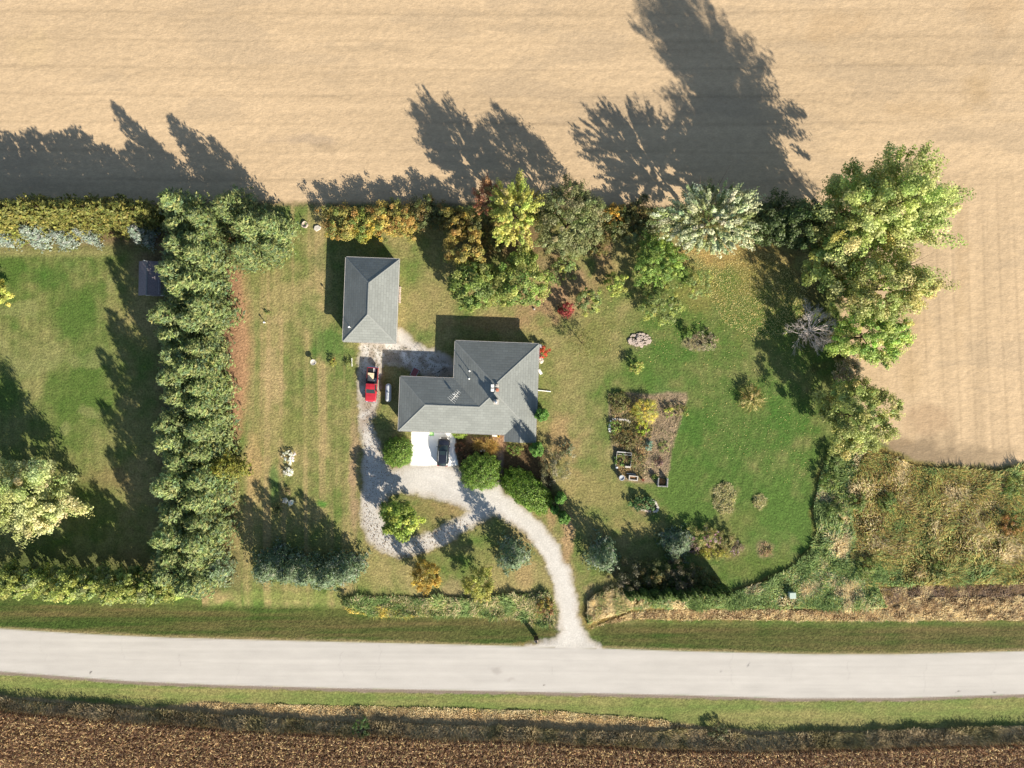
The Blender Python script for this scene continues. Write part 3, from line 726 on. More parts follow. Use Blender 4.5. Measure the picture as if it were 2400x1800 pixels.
# aerial
x, y = hloc(1065, 929, 6.0); zr = rz_(LD - y)
an = MB(); an.tube((x, y, zr - .1), (x, y, zr + 1.5), .025); 
for k_ in range(3): an.tube((x, y, zr + .5), (x + .5 * math.cos(k_ * 2.1), y + .5 * math.sin(k_ * 2.1), zr - .05 - .2 * math.sin(k_ * 2.1)), .015)
d_ = Vector((.62, .78, 0)); n_ = Vector((.78, -.62, 0)); c0 = Vector((x, y, zr + 1.5))
an.tube(c0 - d_ * .9, c0 + d_ * 1.1, .02)
for k_, L in enumerate((.75, .68, .62, .56, .5, .46, .42)):
    q_ = c0 + d_ * (-.85 + k_ * .31); an.tube(q_ - n_ * L, q_ + n_ * L, .014)
an.box((x - .25, y + .3, zr + .2), (.3, .12, .22)); an.build('aerial', M['white'], house)
# downspout lying on the lawn, right side
x0, y0 = hloc(1260, 914.5, .15); x1, y1 = hloc(1291, 917.5, .1)
q = MB(); q.tube((x0, y0, .16), (x1, y1, .1), .075, .075, 8); q.tube((x0, y0, .16), (x0, y0, ZE - .15), .06, .06, 8); q.build('downspout', M['white'], house)

# ------------------------------------------------------------------ detached garage
gx, gy = P(803.6, 800, 3.1)
gar = thing('garage', 'detached garage with a grey hipped shingle roof', 'garage', (gx, gy, 0), HR)
GW, GL, GE, GP = 8.5, 13.44, 3.1, .55
q_ = GW / 2; zt = GE + GP * q_
G3 = {'sw': (0, 0, GE), 'se': (GW, 0, GE), 'ne': (GW, GL, GE), 'nw': (0, GL, GE), 's': (q_, q_, zt), 'n': (q_, GL - q_, zt)}
rf = MB()
for ks, sw in ((('sw', 'se', 's'), 0), (('se', 'ne', 'n', 's'), 1), (('ne', 'nw', 'n'), 0), (('nw', 'sw', 's', 'n'), 1)):
    rf.cur = sw; rf.quadface([G3[k] for k in ks])
gro = rf.build('roof', [M['shx'], M['shy']], gar)
so = gro.modifiers.new('thickness', 'SOLIDIFY'); so.thickness = .14; so.offset = -1
V3 = G3; cp = MB()
for k0, k1 in (('sw', 's'), ('se', 's'), ('ne', 'n'), ('nw', 'n'), ('s', 'n')): cap(k0, k1)
cp.build('ridge_cap', M['cap'], gro)
gt = MB()
for k0, k1 in (('sw', 'se'), ('se', 'ne'), ('ne', 'nw'), ('nw', 'sw')): gut(k0, k1)
gt.build('gutter', M['gutter'], gar)
q = MB(); q.prism([(.45, .45), (GW - .45, .45), (GW - .45, GL - .45), (.45, GL - .45)], -.1, GE - .02); q.build('wall', M['siding'], gar)
for xx in (2.6, 5.9):
    q = MB(); q.box((xx, .43, 1.2), (2.7, .06, 2.4))
    for i in range(4):
        for j in range(3): q.box((xx - .85 + j * .85, .39, .32 + i * .58), (.7, .03, .42))
    q.build('garage_door', M['white'], gar)
window(GW - .43, 5, 1.6, 1.0, .9, 'x', gar); window(GW - .43, 9, 1.6, 1.0, .9, 'x', gar)
c, s = math.cos(-HR), math.sin(-HR)
x, y = P(817.5, 766, 4.6); x, y = (x - gx) * c - (y - gy) * s, (x - gx) * s + (y - gy) * c
zr = GE + GP * x
q = MB(); q.lathe([(.13, zr - .08), (.05, zr + .08), (.05, zr + .75)], (x, y, 0), 10); q.lathe([(.15, zr + .75), (.15, zr + .88), (.01, zr + .98)], (x, y, 0), 10); q.build('vent_pipe', M['white'], gar)

# ------------------------------------------------------------------ little shed under the windbreak
x, y = P(347, 652, 2.6)
shed = thing('shed', 'small shed with a brown-grey gable roof in the shade of the windbreak', 'shed', (x, y, 0), math.radians(-1))
SWd, SLn, SE_, SR = 1.75, 2.75, 2.1, 3.0
q = MB(); q.prism([(-1.5, -2.5), (1.5, -2.5), (1.5, 2.5), (-1.5, 2.5)], -.1, SE_ + .05)
for yy in (-2.5, 2.5):
    w_ = MB
    q.quadface([(-1.5, yy, SE_ + .05), (1.5, yy, SE_ + .05), (0, yy, SR - .12)])
q.build('wall', M['white'], shed)
q = MB()
q.quadface([(-SWd, -SLn, SE_ - .1), (0, -SLn, SR), (0, SLn, SR), (-SWd, SLn, SE_ - .1)][::-1]); q.quadface([(0, -SLn, SR), (SWd, -SLn, SE_ - .1), (SWd, SLn, SE_ - .1), (0, SLn, SR)])
so_ = q.build('roof', M['shedroof'], shed); sm = so_.modifiers.new('thickness', 'SOLIDIFY'); sm.thickness = .08; sm.offset = -1
q = MB(); q.box((0, 0, SR + .02), (.22, SLn * 2, .05)); q.build('ridge_cap', M['cap'], so_)
q = MB(); q.box((0, -2.53, .95), (1.3, .05, 1.85)); q.box((-.3, -2.57, .95), (.05, .03, 1.7)); q.box((.3, -2.57, .95), (.05, .03, 1.7)); q.build('door', M['greywood'], shed)
q = MB(); q.tube((-.1, SLn - .1, SR), (-.1, SLn - .1, SR + .6), .03); q.box((-.1, SLn - .1, SR + .6), (.5, .04, .08)); q.lathe([(.01, SR + .62), (.09, SR + .68), (.09, SR + .76), (.01, SR + .82)], (-.1, SLn - .1, 0), 10); q.build('weathervane', M['metal'], shed)

# ------------------------------------------------------------------ vehicles
def ring_body(y, w, zb, zs, zt, tw):
    """closed cross-section: bottom, sill, shoulder, top"""
    return [(-w * .88, y, zb), (-w, y, zb + .12), (-w, y, zs), (-tw, y, zt), (0, y, zt + .025), (tw, y, zt), (w, y, zs), (w, y, zb + .12), (w * .88, y, zb), (0, y, zb)]
def wheel(par, x, y, r, w, rim):
    o = MB(); o.lathe([(r * .62, -w / 2), (r * .93, -w / 2), (r, -w * .3), (r, w * .3), (r * .93, w / 2), (r * .62, w / 2)], (x, y, r), 24, 'x')
    t = o.build('wheel', M['rubber'], par, smooth=True)
    o = MB(); o.lathe([(.02, -w * .42), (r * .4, -w * .4), (r * .62, -w * .48), (r * .62, w * .48), (r * .4, w * .4), (.02, w * .42)], (x, y, r), 20, 'x')
    for k in range(5):
        a = k * 1.2566
        for sd in (-1, 1): o.box((x + sd * w * .43, y + math.cos(a) * r * .33, r + math.sin(a) * r * .33), (.03, r * .13, r * .13))
    o.build('rim', rim, t)
    return t
cxp, cyp = P(1038.7, 1059, .8)
car = thing('parked_car', 'black crossover car parked on the white concrete pad', 'car', (cxp, cyp, 0), math.radians(-3.6))
q = MB()
q.loft([ring_body(-2.36, .66, .42, .68, .80, .58), ring_body(-2.25, .84, .28, .86, .98, .74), ring_body(-1.7, .93, .22, .92, 1.02, .80), ring_body(-.6, .94, .20, .92, 1.02, .82), ring_body(.5, .94, .20, .90, 1.01, .82),
        ring_body(.95, .93, .20, .88, 1.02, .78), ring_body(1.6, .92, .22, .84, .96, .74), ring_body(2.05, .86, .25, .74, .86, .66), ring_body(2.3, .70, .30, .60, .70, .52), ring_body(2.38, .48, .36, .52, .58, .36)])
body = q.build('body', M['carpaint'], car, smooth=True)
def ringc(y, w, z0, tw, z1): return [(-w, y, z0), (-tw, y, z1), (0, y, z1 + .02), (tw, y, z1), (w, y, z0)]
q = MB(); q.loft([ringc(-2.12, .70, 1.0, .62, 1.02), ringc(-1.55, .80, 1.0, .62, 1.46), ringc(-.6, .82, 1.0, .66, 1.57), ringc(.1, .82, 1.0, .66, 1.56), ringc(.32, .80, 1.0, .62, 1.50), ringc(1.12, .74, 1.0, .66, 1.03)], False)
q.build('cabin_glass', M['autoglass'], car, smooth=True)
q = MB(); q.loft([[(-.63, -1.62, 1.47), (0, -1.64, 1.5), (.63, -1.62, 1.47)], [(-.67, -.6, 1.575), (0, -.6, 1.61), (.67, -.6, 1.575)], [(-.67, .1, 1.565), (0, .1, 1.6), (.67, .1, 1.565)], [(-.63, .34, 1.51), (0, .38, 1.535), (.63, .34, 1.51)]], False)
ro = q.build('roof', M['carpaint'], car, smooth=True)
q = MB(); q.box((0, -.1, 1.603), (.9, .62, .02)); q.build('sunroof', M['autoglass'], ro)
q = MB(); q.loft([[(-.62, -1.6, 1.48), (0, -1.6, 1.515), (.62, -1.6, 1.48)], [(-.6, -1.86, 1.43), (0, -1.88, 1.47), (.6, -1.86, 1.43)]], False); q.build('spoiler', M['carpaint'], ro)
for sd in (-1, 1):
    q = MB(); q.tube((sd * .66, -1.5, 1.56), (sd * .67, -.5, 1.655), .024); q.tube((sd * .67, -.5, 1.655), (sd * .66, .15, 1.63), .024)
    for yy in (-1.45, -.5, .12): q.tube((sd * .66, yy, 1.5), (sd * .66, yy, 1.64), .02)
    q.build('roof_rail', M['metal'], ro)
    q = MB(); q.box((sd * 1.02, .78, 1.06), (.22, .13, .15), 0, .8); q.box((sd * .92, .8, 1.0), (.16, .05, .05)); q.build('mirror', M['carpaint'], car, bevel=.02)
    q = MB(); q.box((sd * .64, 2.14, .74), (.34, .2, .1), sd * -.5); q.build('headlight', M['lamp'], car, bevel=.02)
    q = MB(); q.box((sd * .7, -2.29, .86), (.3, .1, .16), sd * .25); q.build('tail_light', M['redlamp'], car, bevel=.02)
    for yy in (-1.42, 1.42): wheel(car, sd * .86, yy, .36, .23, M['metal'])
q = MB(); q.box((0, 2.36, .5), (.8, .06, .18)); q.build('grille', M['black'], car)

cxp, cyp = P(871, 901.5, .8)
trk_ = thing('pickup_truck', 'red pickup truck with a plywood sheet in its open bed on the gravel lane', 'truck', (cxp, cyp, 0), math.radians(176))
q = MB()
q.loft([ring_body(.62, .92, .40, 1.0, 1.08, .84), ring_body(1.25, .92, .40, 1.0, 1.09, .82), ring_body(1.9, .91, .42, .98, 1.08, .78), ring_body(2.5, .87, .44, .92, 1.02, .74), ring_body(2.72, .80, .46, .82, .9, .64), ring_body(2.78, .74, .5, .72, .8, .56)])
q.loft([ring_body(-.12, .90, .40, 1.0, 1.05, .86), ring_body(.62, .92, .40, 1.0, 1.05, .86)])
q.build('body', M['redpaint'], trk_, smooth=False, bevel=.02)
q = MB(); q.loft([ringc(-.08, .84, 1.02, .70, 1.68), ringc(.75, .84, 1.02, .72, 1.72), ringc(1.42, .78, 1.05, .74, 1.07)], False)
q.quadface([(-.84, -.08, 1.02), (.84, -.08, 1.02), (.70, -.08, 1.68), (-.70, -.08, 1.68)])
q.build('cab_glass', M['autoglass'], trk_)
q = MB(); q.loft([[(-.71, -.12, 1.69), (0, -.12, 1.73), (.71, -.12, 1.69)], [(-.74, .4, 1.74), (0, .4, 1.78), (.74, .4, 1.74)], [(-.72, .74, 1.725), (0, .78, 1.76), (.72, .74, 1.725)]], False)
for sd in (-1, 1):
    q.tube((sd * .82, -.06, 1.04), (sd * .70, -.06, 1.7), .05, .05, 6); q.tube((sd * .79, 1.38, 1.06), (sd * .72, .75, 1.72), .035, .035, 6)
cr_ = q.build('cab_roof', M['redpaint'], trk_)
bd_ = MB(); L0, L1 = -2.78, -.16
bd_.box((-.86, (L0 + L1) / 2, .82), (.13, L1 - L0, .62)); bd_.box((.86, (L0 + L1) / 2, .82), (.13, L1 - L0, .62)); bd_.box((0, L1 - .04, .82), (1.6, .08, .62)); bd_.box((0, (L0 + L1) / 2, .5), (1.6, L1 - L0, .06))
bdo = bd_.build('bed', M['redpaint'], trk_, bevel=.015)
q = MB(); q.box((0, L0 + .03, .82), (1.58, .07, .6)); q.build('tailgate', M['redpaint'], trk_, bevel=.015)
q = MB(); q.box((0, (L0 + L1) / 2, .55), (1.57, L1 - L0 - .12, .03)); q.box((-.775, (L0 + L1) / 2, .84), (.03, L1 - L0 - .14, .55)); q.box((.775, (L0 + L1) / 2, .84), (.03, L1 - L0 - .14, .55))
for k in range(9): q.box((-.6 + k * .15, (L0 + L1) / 2, .57), (.06, L1 - L0 - .2, .02))
for sd in (-1, 1): q.box((sd * .865, (L0 + L1) / 2, 1.145), (.1, L1 - L0, .03))
q.build('bed_liner', M['black'], bdo)
for sd in (-1, 1):
    q = MB(); q.box((sd * 1.02, 1.0, 1.14), (.2, .12, .2)); q.box((sd * .9, 1.02, 1.06), (.16, .04, .05)); q.build('mirror', M['black'], trk_, bevel=.02)
    q = MB(); q.box((sd * .58, 2.74, .78), (.3, .1, .16)); q.build('headlight', M['lamp'], trk_, bevel=.015)
    q = MB(); q.box((sd * .88, L0 - .005, .85), (.12, .05, .3)); q.build('tail_light', M['redlamp'], trk_)
    for yy in (-1.72, 1.78): wheel(trk_, sd * .8, yy, .37, .25, M['metal'])
q = MB(); q.box((0, 2.8, .5), (1.75, .14, .16)); q.build('front_bumper', M['chrome'], trk_, bevel=.02)
q = MB(); q.box((0, L0 - .1, .48), (1.7, .14, .15)); q.build('rear_bumper', M['chrome'], trk_, bevel=.02)
# things carried in the bed
ca, sa = math.cos(math.radians(176)), math.sin(math.radians(176))
def tl(x, y): return (cxp + x * ca - y * sa, cyp + x * sa + y * ca)
x, y = tl(.22, -1.22); q = MB(); q.box((0, 0, 0), (1.05, 1.35, .03)); q.box((.1, .1, .03), (.8, .9, .025), .08)
tag(q.build('plywood_sheet', M['ply'], None, loc=(x, y, .72)), 'pale plywood sheet lying in the bed of the red pickup', 'board').rotation_euler = (0, 0, math.radians(174))
x, y = tl(-.05, -2.45); q = MB(); q.quadface([(0, 0, .0), (.45, .0, .0), (.1, -.62, .0)][::-1]); q.prism([(0, .1), (.52, .1), (.42, -.55)], -.01, .03)
tag(q.build('canvas_piece', M['greywood'], None, loc=(x, y + .15, .74)), 'triangular grey board near the tailgate in the pickup bed', 'board')
x, y = tl(-.5, -.62); q = MB(); q.lathe([(.12, 0), (.15, .3), (.13, .3), (.1, .03)], (0, 0, 0), 14); q.box((.2, .15, .1), (.2, .3, .2), .4); q.tube((-.1, .3, .2), (.35, .5, .3), .03); q.tube((.1, -.2, .15), (.3, .4, .35), .03)
tag(q.build('tool_heap', M['white'], None, loc=(x, y, .6)), 'white bucket and tools heaped behind the pickup cab', 'tools')

# propane tank
x, y = P(910, 920.5, .9)
tk = thing('propane_tank', 'pale grey propane tank lying in the shade between pickup and house', 'tank', (x, y, 0), math.radians(-.5))
q = MB(); pr = [(0.01, -1.5)]
for k in range(1, 7): a = k * math.pi / 12; pr.append((.49 * math.sin(a), -1.02 - .48 * math.cos(a)))
pr += [(.49, -1.0), (.49, 1.0)]
for k in range(6, 0, -1): a = k * math.pi / 12; pr.append((.49 * math.sin(a), 1.02 + .48 * math.cos(a)))
pr.append((.01, 1.5)); q.lathe(pr, (0, 0, .78), 24, 'y'); q.build('tank_shell', M['tank'], tk, smooth=True)
q = MB(); q.lathe([(.17, 1.22), (.17, 1.38), (.13, 1.45), (.01, 1.47)], (0, .05, 0), 14); q.box((-.03, -.3, 1.27), (.07, .35, .02)); q.build('valve_dome', M['metal'], tk, smooth=False)
for yy in (-.85, .85):
    q = MB(); q.box((0, yy, .17), (.8, .22, .36)); q.build('foot', M['stone'], tk)

# ------------------------------------------------------------------ things around the yard
def at(name, label, cat, u, v, mb, m, z=0.0, rz=0.0, group=None, bevel=0.0, smooth=False):
    x, y = P(u, v, z)
    o = mb.build(name, m, None, smooth, bevel)
    o.location = (x, y, GZ(x, y)); o.rotation_euler = (0, 0, rz)
    return tag(o, label, cat, group)
# cart, chair, pots and tyre behind the house
x, y = P(972, 873, .5)
ct_ = thing('garden_cart', 'faded red cart with a pale rim in the shaded yard corner behind the house', 'cart', (x, y, 0), math.radians(-28))
q = MB(); q.box((0, 0, .36), (.95, 1.35, .05)); q.box((0, 0, .33), (.8, 1.2, .06)); q.build('tray', M['redcart'], ct_)
q = MB()
for c_, d_ in (((-.5, 0, .5), (.06, 1.42, .28)), ((.5, 0, .5), (.06, 1.42, .28)), ((0, .74, .5), (1.06, .1, .3)), ((0, -.72, .45), (.94, .05, .2))): q.box(c_, d_)
q.build('rim', M['tank'], ct_)
for sd in (-1, 1):
    for yy in (-.5, .5):
        w_ = MB(); w_.lathe([(.03, -.05), (.17, -.05), (.18, 0), (.17, .05), (.03, .05)], (sd * .52, yy, .18), 14, 'x'); w_.build('wheel', M['rubber'], ct_)
q = MB(); q.tube((0, -.75, .35), (0, -1.4, .7), .025); q.tube((-.15, -1.4, .7), (.15, -1.4, .7), .025); q.build('handle', M['metal'], ct_)
x, y = P(1007, 873, .5)
chr_ = thing('patio_chair', 'pale wooden garden chair in the shaded corner behind the house', 'chair', (x, y, 0), math.radians(150))
q = MB(); [q.box((-.24 + k * .12, 0, .42), (.1, .5, .03)) for k in range(5)]; q.build('seat', M['wood'], chr_)
q = MB(); [q.box((-.24 + k * .12, .27, .72), (.1, .04, .55)) for k in range(5)]; q.build('backrest', M['wood'], chr_)
for sx in (-.25, .25):
    for yy in (-.22, .24): q = MB(); q.box((sx, yy, .2), (.06, .06, .42)); q.build('leg', M['wood'], chr_)
    q = MB(); q.box((sx * 1.15, 0, .62), (.09, .52, .03)); q.box((sx * 1.15, -.2, .51), (.05, .05, .2)); q.build('armrest', M['wood'], chr_)
q = MB(); q.lathe([(.1, .0), (.22, .03), (.29, .1), (.22, .18), (.12, .18), (.1, .05)], (0, 0, 0), 18); at('planter_ring', 'pale round tyre planter by the shaded back wall', 'planter', 1025.5, 879.5, q, M['stone'])
q = MB(); q.lathe([(.08, 0), (.1, .02), (.12, .28), (.14, .28), (.13, .3), (.1, .3), (.09, .06)], (0, 0, 0), 14); at('bucket', 'small white bucket between chair and back wall', 'bucket', 1016, 872.5, q, M['white'])
x, y = P(1034, 868, .4)
bk = thing('bicycle', 'dark bicycle leaning in the shaded corner behind the house', 'bicycle', (x, y, 0), math.radians(32))
q = MB(); q.tube((-.25, 0, .35), (.3, 0, .8), .022); q.tube((-.25, 0, .35), (-.3, 0, .8), .022); q.tube((-.28, 0, .75), (.33, 0, .78), .022); q.tube((.5, 0, .34), (.33, 0, .85), .022); q.tube((-.5, 0, .34), (-.25, 0, .35), .018); q.tube((-.5, 0, .34), (-.29, 0, .72), .018); q.tube((.33, -.25, .95), (.33, .25, .95), .018); q.tube((.33, 0, .85), (.33, 0, .95), .018); q.build('frame', M['black'], bk)
q = MB(); q.box((-.32, 0, .84), (.25, .13, .05)); q.build('saddle', M['rubber'], bk, bevel=.02)
for xx in (-.5, .5):
    q = MB(); q.lathe([(.30, -.015), (.34, -.015), (.34, .015), (.30, .015), (.30, -.015)], (0, 0, 0), 24, 'y'); q.v = [(p[0] + xx, p[1], p[2] + .34) for p in q.v]
    for k in range(6): a = k * 1.047; q.tube((xx, 0, .34), (xx + .3 * math.cos(a), 0, .34 + .3 * math.sin(a)), .004, .004, 4)
    q.build('wheel', M['rubber'], bk)
# right of the house
q = MB(); q.lathe([(.30, 0), (.33, .1), (.33, .85), (.28, .98), (.1, 1.04), (.01, 1.05)], (0, 0, 0), 18); at('rain_barrel', 'white round-topped barrel at the rear right corner of the house', 'barrel', 1266.5, 811.5, q, M['white'], .9, smooth=False)
for i, (u, v, s_, lab) in enumerate(((1266, 838, 1.0, 'whitish rock nearest the orange-red shrub by the house wall'), (1269, 845, .8, 'whitish rock, middle one by the right house wall'))):
    rr = random.Random(40 + i); q = MB(); n = 10
    q.lathe([(.01, 0), (.42, .02), (.46, .2), (.3, .38), (.01, .42)], (0, 0, 0), 9); q.v = [(p[0] * (1 + rr.uniform(-.25, .25)) * s_, p[1] * (1 + rr.uniform(-.25, .25)) * s_ * 1.3, p[2] * (1 + rr.uniform(-.2, .2))) for p in q.v]
    at('rock', lab, 'rock', u, v, q, M['stone'], group='rocks by the right house wall')
q = MB(); q.box((0, .05, .42), (.9, .4, .05)); q.box((0, .25, .7), (.9, .05, .45)); [q.box((sx, yy, .2), (.06, .06, .42)) for sx in (-.4, .4) for yy in (-.12, .22)]
at('garden_bench', 'small white garden bench against the right house wall', 'bench', 1265, 872, q, M['white'], .4, math.radians(-60))
bush_later = True
# front of the house
q = MB(); q.lathe([(.12, 0), (.15, .03), (.2, .4), (.23, .4), (.23, .45), (.18, .45), (.16, .1)], (0, 0, 0), 14); at('yellow_pot', 'bright yellow pot under the front eave by the gable', 'pot', 1168.5, 1021.5, q, M['yellow'])
q = MB(); q.box((0, 0, .22), (.95, .36, .06)); q.box((-.38, 0, .1), (.07, .3, .2)); q.box((.38, 0, .1), (.07, .3, .2)); at('low_bench', 'low white bench beside the bright yellow pot', 'bench', 1160, 1020.5, q, M['white'])
q = MB(); q.box((0, 0, .01), (.75, .7, .025)); at('door_mat', 'pale green mat on the white pad in front of the garage door', 'mat', 1012, 1016.5, q, M['green_mat'], 0, -.04)
for i, (u, v) in enumerate(((1127.5, 1056.5), (1135.5, 1056), (1131, 1052))):
    q = MB(); q.lathe([(.01, 0), (.16, .02), (.19, .12), (.12, .24), (.01, .26)], (0, 0, 0), 10); at('white_stone', ['white rounded stone, left of three in the front bed', 'white rounded stone, right of three in the front bed', 'white rounded stone, rear one of three in the front bed'][i], 'rock', u, v, q, M['white'], group='white stones in the front bed')
# middle lawn
q = MB(); q.lathe([(.28, 0), (.3, .06), (.12, .14), (.1, .62), (.2, .7), (.46, .84), (.48, .9), (.42, .9), (.2, .8), (.01, .79)], (0, 0, 0), 24); at('birdbath', 'pale stone birdbath on the middle lawn', 'birdbath', 734, 849, q, M['stone'], .8, smooth=False)
q = MB(); q.tube((0, 0, -.1), (0, 0, .75), .06); q.lathe([(.06, .7), (.14, .74), (.14, .86), (.01, .93)], (0, 0, 0), 14); at('lawn_post', 'short post with a white cap on the middle lawn', 'post', 618.8, 755.5, q, [M['white']], .7)
pf = thing('picket_fence', 'tiny white picket fence beside the small green shrub on the middle lawn', 'fence', (*P(825.5, 849), 0), math.radians(2))
q = MB(); q.box((0, 0, .18), (.03, 1.35, .05)); q.box((0, 0, .36), (.03, 1.35, .05)); q.build('rail', M['white'], pf)
for k in range(7): q = MB(); q.box((.035, -.6 + k * .2, .27), (.03, .09, .54), 0); q.box((.035, -.6 + k * .2, .56), (.03, .06, .05)); q.build('picket', M['white'], pf)
q = MB(); q.lathe([(.5, 0), (.55, .1), (.55, .3), (.42, .3), (.4, .08), (.01, .06)], (0, 0, 0), 12)
rr = random.Random(3); q.v = [(p[0] * (1 + rr.uniform(-.12, .12)), p[1] * (1 + rr.uniform(-.12, .12)), p[2] * (1 + rr.uniform(-.3, .2))) for p in q.v]
at('fire_ring', 'round stone fire ring on the grass at the field edge', 'fire ring', 714.5, 527, q, M['pinkstone'])
q = MB(); q.prism([(-.6, -.2), (-.2, -.55), (.45, -.2), (.6, .2), (.1, .5), (-.45, .35)], -.05, .22); at('flat_stone', 'flat yellowish stone slab beside the fire ring', 'rock', 744.5, 535, q, M['stone'], bevel=.05)
q = MB(); q.lathe([(.16, 0), (.17, .2), (.13, .26), (.01, .28)], (0, 0, 0), 10); at('pale_stump', 'small pale stump on the lawn behind the house', 'stump', 1252, 724.5, q, M['stone'])
# stone pile of split slabs
def rocks(mb, rr, n, rx, ry, h, smin, smax):
    for k in range(n):
        a = rr.uniform(0, 6.28); d = math.sqrt(rr.random()); s_ = rr.uniform(smin, smax); m_ = rr.randint(5, 7)
        cx, cy = math.cos(a) * rx * d, math.sin(a) * ry * d; z = h * (1 - d) * rr.uniform(.3, 1)
        poly = [(cx + s_ * rr.uniform(.6, 1.1) * math.cos(6.28 * i / m_), cy + s_ * rr.uniform(.4, .8) * math.sin(6.28 * i / m_)) for i in range(m_)]
        mb.cur = 0; mb.prism(poly, z - .06, z + rr.uniform(.08, .2))
q = MB(); rocks(q, random.Random(8), 90, 1.75, 1.05, .4, .16, .42); at('stone_pile', 'heap of pale pinkish split stones on the lawn', 'stone pile', 1499, 797, q, M['pinkstone'])
# stone edgings
def edging(name, label, pts, m_, seed, s0=.12, s1=.24, grp=None):
    rr = random.Random(seed); q = MB(); x0, y0 = P(*pts[0])
    for i in range(len(pts) - 1):
        a, b = Vector((*P(*pts[i]), 0)), Vector((*P(*pts[i + 1]), 0)); L = (b - a).length; n = max(2, int(L / .3))
        for k in range(n):
            p = a.lerp(b, (k + .5) / n); s_ = max(rr.uniform(s0, s1), L / n * .62); m6 = 6
            q.prism([(p.x - x0 + s_ * rr.uniform(.7, 1.15) * math.cos(6.28 * j / m6), p.y - y0 + s_ * rr.uniform(.7, 1.15) * math.sin(6.28 * j / m6)) for j in range(m6)], -.04, rr.uniform(.12, .24))
    o = q.build(name, m_, None, bevel=.02); o.location = (x0, y0, 0); return tag(o, label, 'edging', grp)
edging('stone_edging', 'white stones edging the left side of the vegetable garden', [(1432, 985), (1428, 1002), (1430, 1013)], M['white'], 51)
edging('stone_edging', 'white stones edging a row in the upper part of the vegetable garden', [(1434, 982), (1455, 983), (1468, 984), (1478, 990)], M['stone'], 52)
edging('stone_edging', 'pale stones around the lower right end of the stone-edged island bed', [(1520, 1172), (1534, 1175), (1541, 1186), (1540, 1198), (1530, 1199)], M['stone'], 53, .16, .3)
edging('stone_edging', 'pinkish stones along the lower left side of the stone-edged island bed', [(1484, 1184), (1490, 1191), (1506, 1195), (1526, 1199)], M['pinkstone'], 54, .1, .2)
edging('stone_edging', 'pale stones along the right garage wall', [(938, 672), (937.5, 690), (937, 710)], M['pinkstone'], 55, .1, .2)
# raised bed
x, y = P(1462, 1076, .4)
rb_ = thing('raised_bed', 'white and grey raised bed frame in the lower vegetable garden', 'raised bed', (x, y, 0), math.radians(-5))
q = MB(); q.box((0, 1.1, .25), (2.5, .06, .5)); q.box((0, .72, .25), (2.5, .05, .5)); [q.box((sx, .9, .25), (.06, .4, .5)) for sx in (-1.2, 1.2)]; q.box((-.5, 1.1, .53), (1.4, .18, .05)); q.build('rear_trough', M['greywood'], rb_)
for sx in (-1.22, 1.22):
    q = MB(); q.box((sx, -.25, .2), (.05, 1.9, .4)); q.build('side_board', M['greywood'], rb_)
q = MB(); q.box((.75, -1.2, .24), (.9, .3, .48)); q.build('corner_block', M['stone'], rb_, bevel=.05)
x, y = P(1484.5, 1120.5, .5)
pl = thing('planter_box', 'pale stone planter box at the lower edge of the vegetable garden', 'planter', (x, y, 0), math.radians(-6))
q = MB(); [q.box(c_, d_) for c_, d_ in (((0, .33, .3), (1.5, .16, .6)), ((0, -.33, .3), (1.5, .16, .6)), ((-.67, 0, .3), (.16, .5, .6)), ((.67, 0, .3), (.16, .5, .6)))]; q.build('box_wall', M['stone'], pl, bevel=.015)
q = MB(); q.box((0, 0, .24), (1.18, .5, .3)); q.build('soil', M['compost'], pl)
q = MB(); q.box((-.4, .62, .18), (1.4, .08, .36)); at('board', 'bluish grey board lying behind the pale planter box', 'board', 1477.5, 1114.5, MB(), M['greywood']) if False else q.build('back_board', M['greywood'], pl)
q = MB(); q.lathe([(.34, 0), (.38, .1), (.4, 1.0), (.44, 1.02), (.44, 1.08), (.36, 1.08), (.34, .95), (.01, .93)], (0, 0, 0), 20); at('water_barrel', 'grey barrel with a pale rim at the garden\'s lower left corner', 'barrel', 1457.5, 1120, q, M['tank'], 1.0)
q = MB(); q.lathe([(.13, 0), (.15, .02), (.19, .62), (.2, .66), (.16, .66), (.13, .3), (.01, .28)], (0, 0, 0), 14); at('dark_pot', 'dark narrow pot beside the pale planter box', 'pot', 1506.5, 1124.5, q, M['terracotta'], .4)
q = MB(); q.lathe([(.01, 0), (.2, .02), (.22, .25), (.1, .4), (.01, .42)], (0, 0, 0), 9); at('rock', 'single white rock below the white raised bed', 'rock', 1445, 1095.5, q, M['white'])
x, y = P(1553, 1130, .6)
cb = thing('compost_bin', 'open-fronted compost bin of grey pallets', 'compost bin', (x, y, 0), math.radians(-3))
for nm_, c_, d_, vert in (('side_pallet', (-.75, .05, .5), (.16, 1.25, 1.0), 0), ('side_pallet', (.75, .05, .5), (.16, 1.25, 1.0), 0), ('front_pallet', (0, -.66, .5), (1.7, .16, 1.0), 1)):
    q = MB()
    for k in range(5):
        z = .1 + k * .2
        if vert: q.box((c_[0], c_[1] - .06, z), (d_[0], .025, .13)); q.box((c_[0], c_[1] + .06, z), (d_[0], .025, .13))
        else: q.box((c_[0] - .06, c_[1], z), (.025, d_[1], .13)); q.box((c_[0] + .06, c_[1], z), (.025, d_[1], .13))
    for k in (-1, 0, 1):
        if vert: q.box((c_[0] + k * .75, c_[1], .5), (.09, .1, 1.0))
        else: q.box((c_[0], c_[1] + k * .56, .5), (.1, .09, 1.0))
    q.build(nm_, M['greywood'], cb)
q = MB(); q.lathe([(.66, 0), (.6, .25), (.3, .42), (.01, .5)], (0, 0, 0), 14); q.v = [(p[0], p[1] * .85, p[2]) for p in q.v]; q.build('compost_heap', M['compost'], cb)
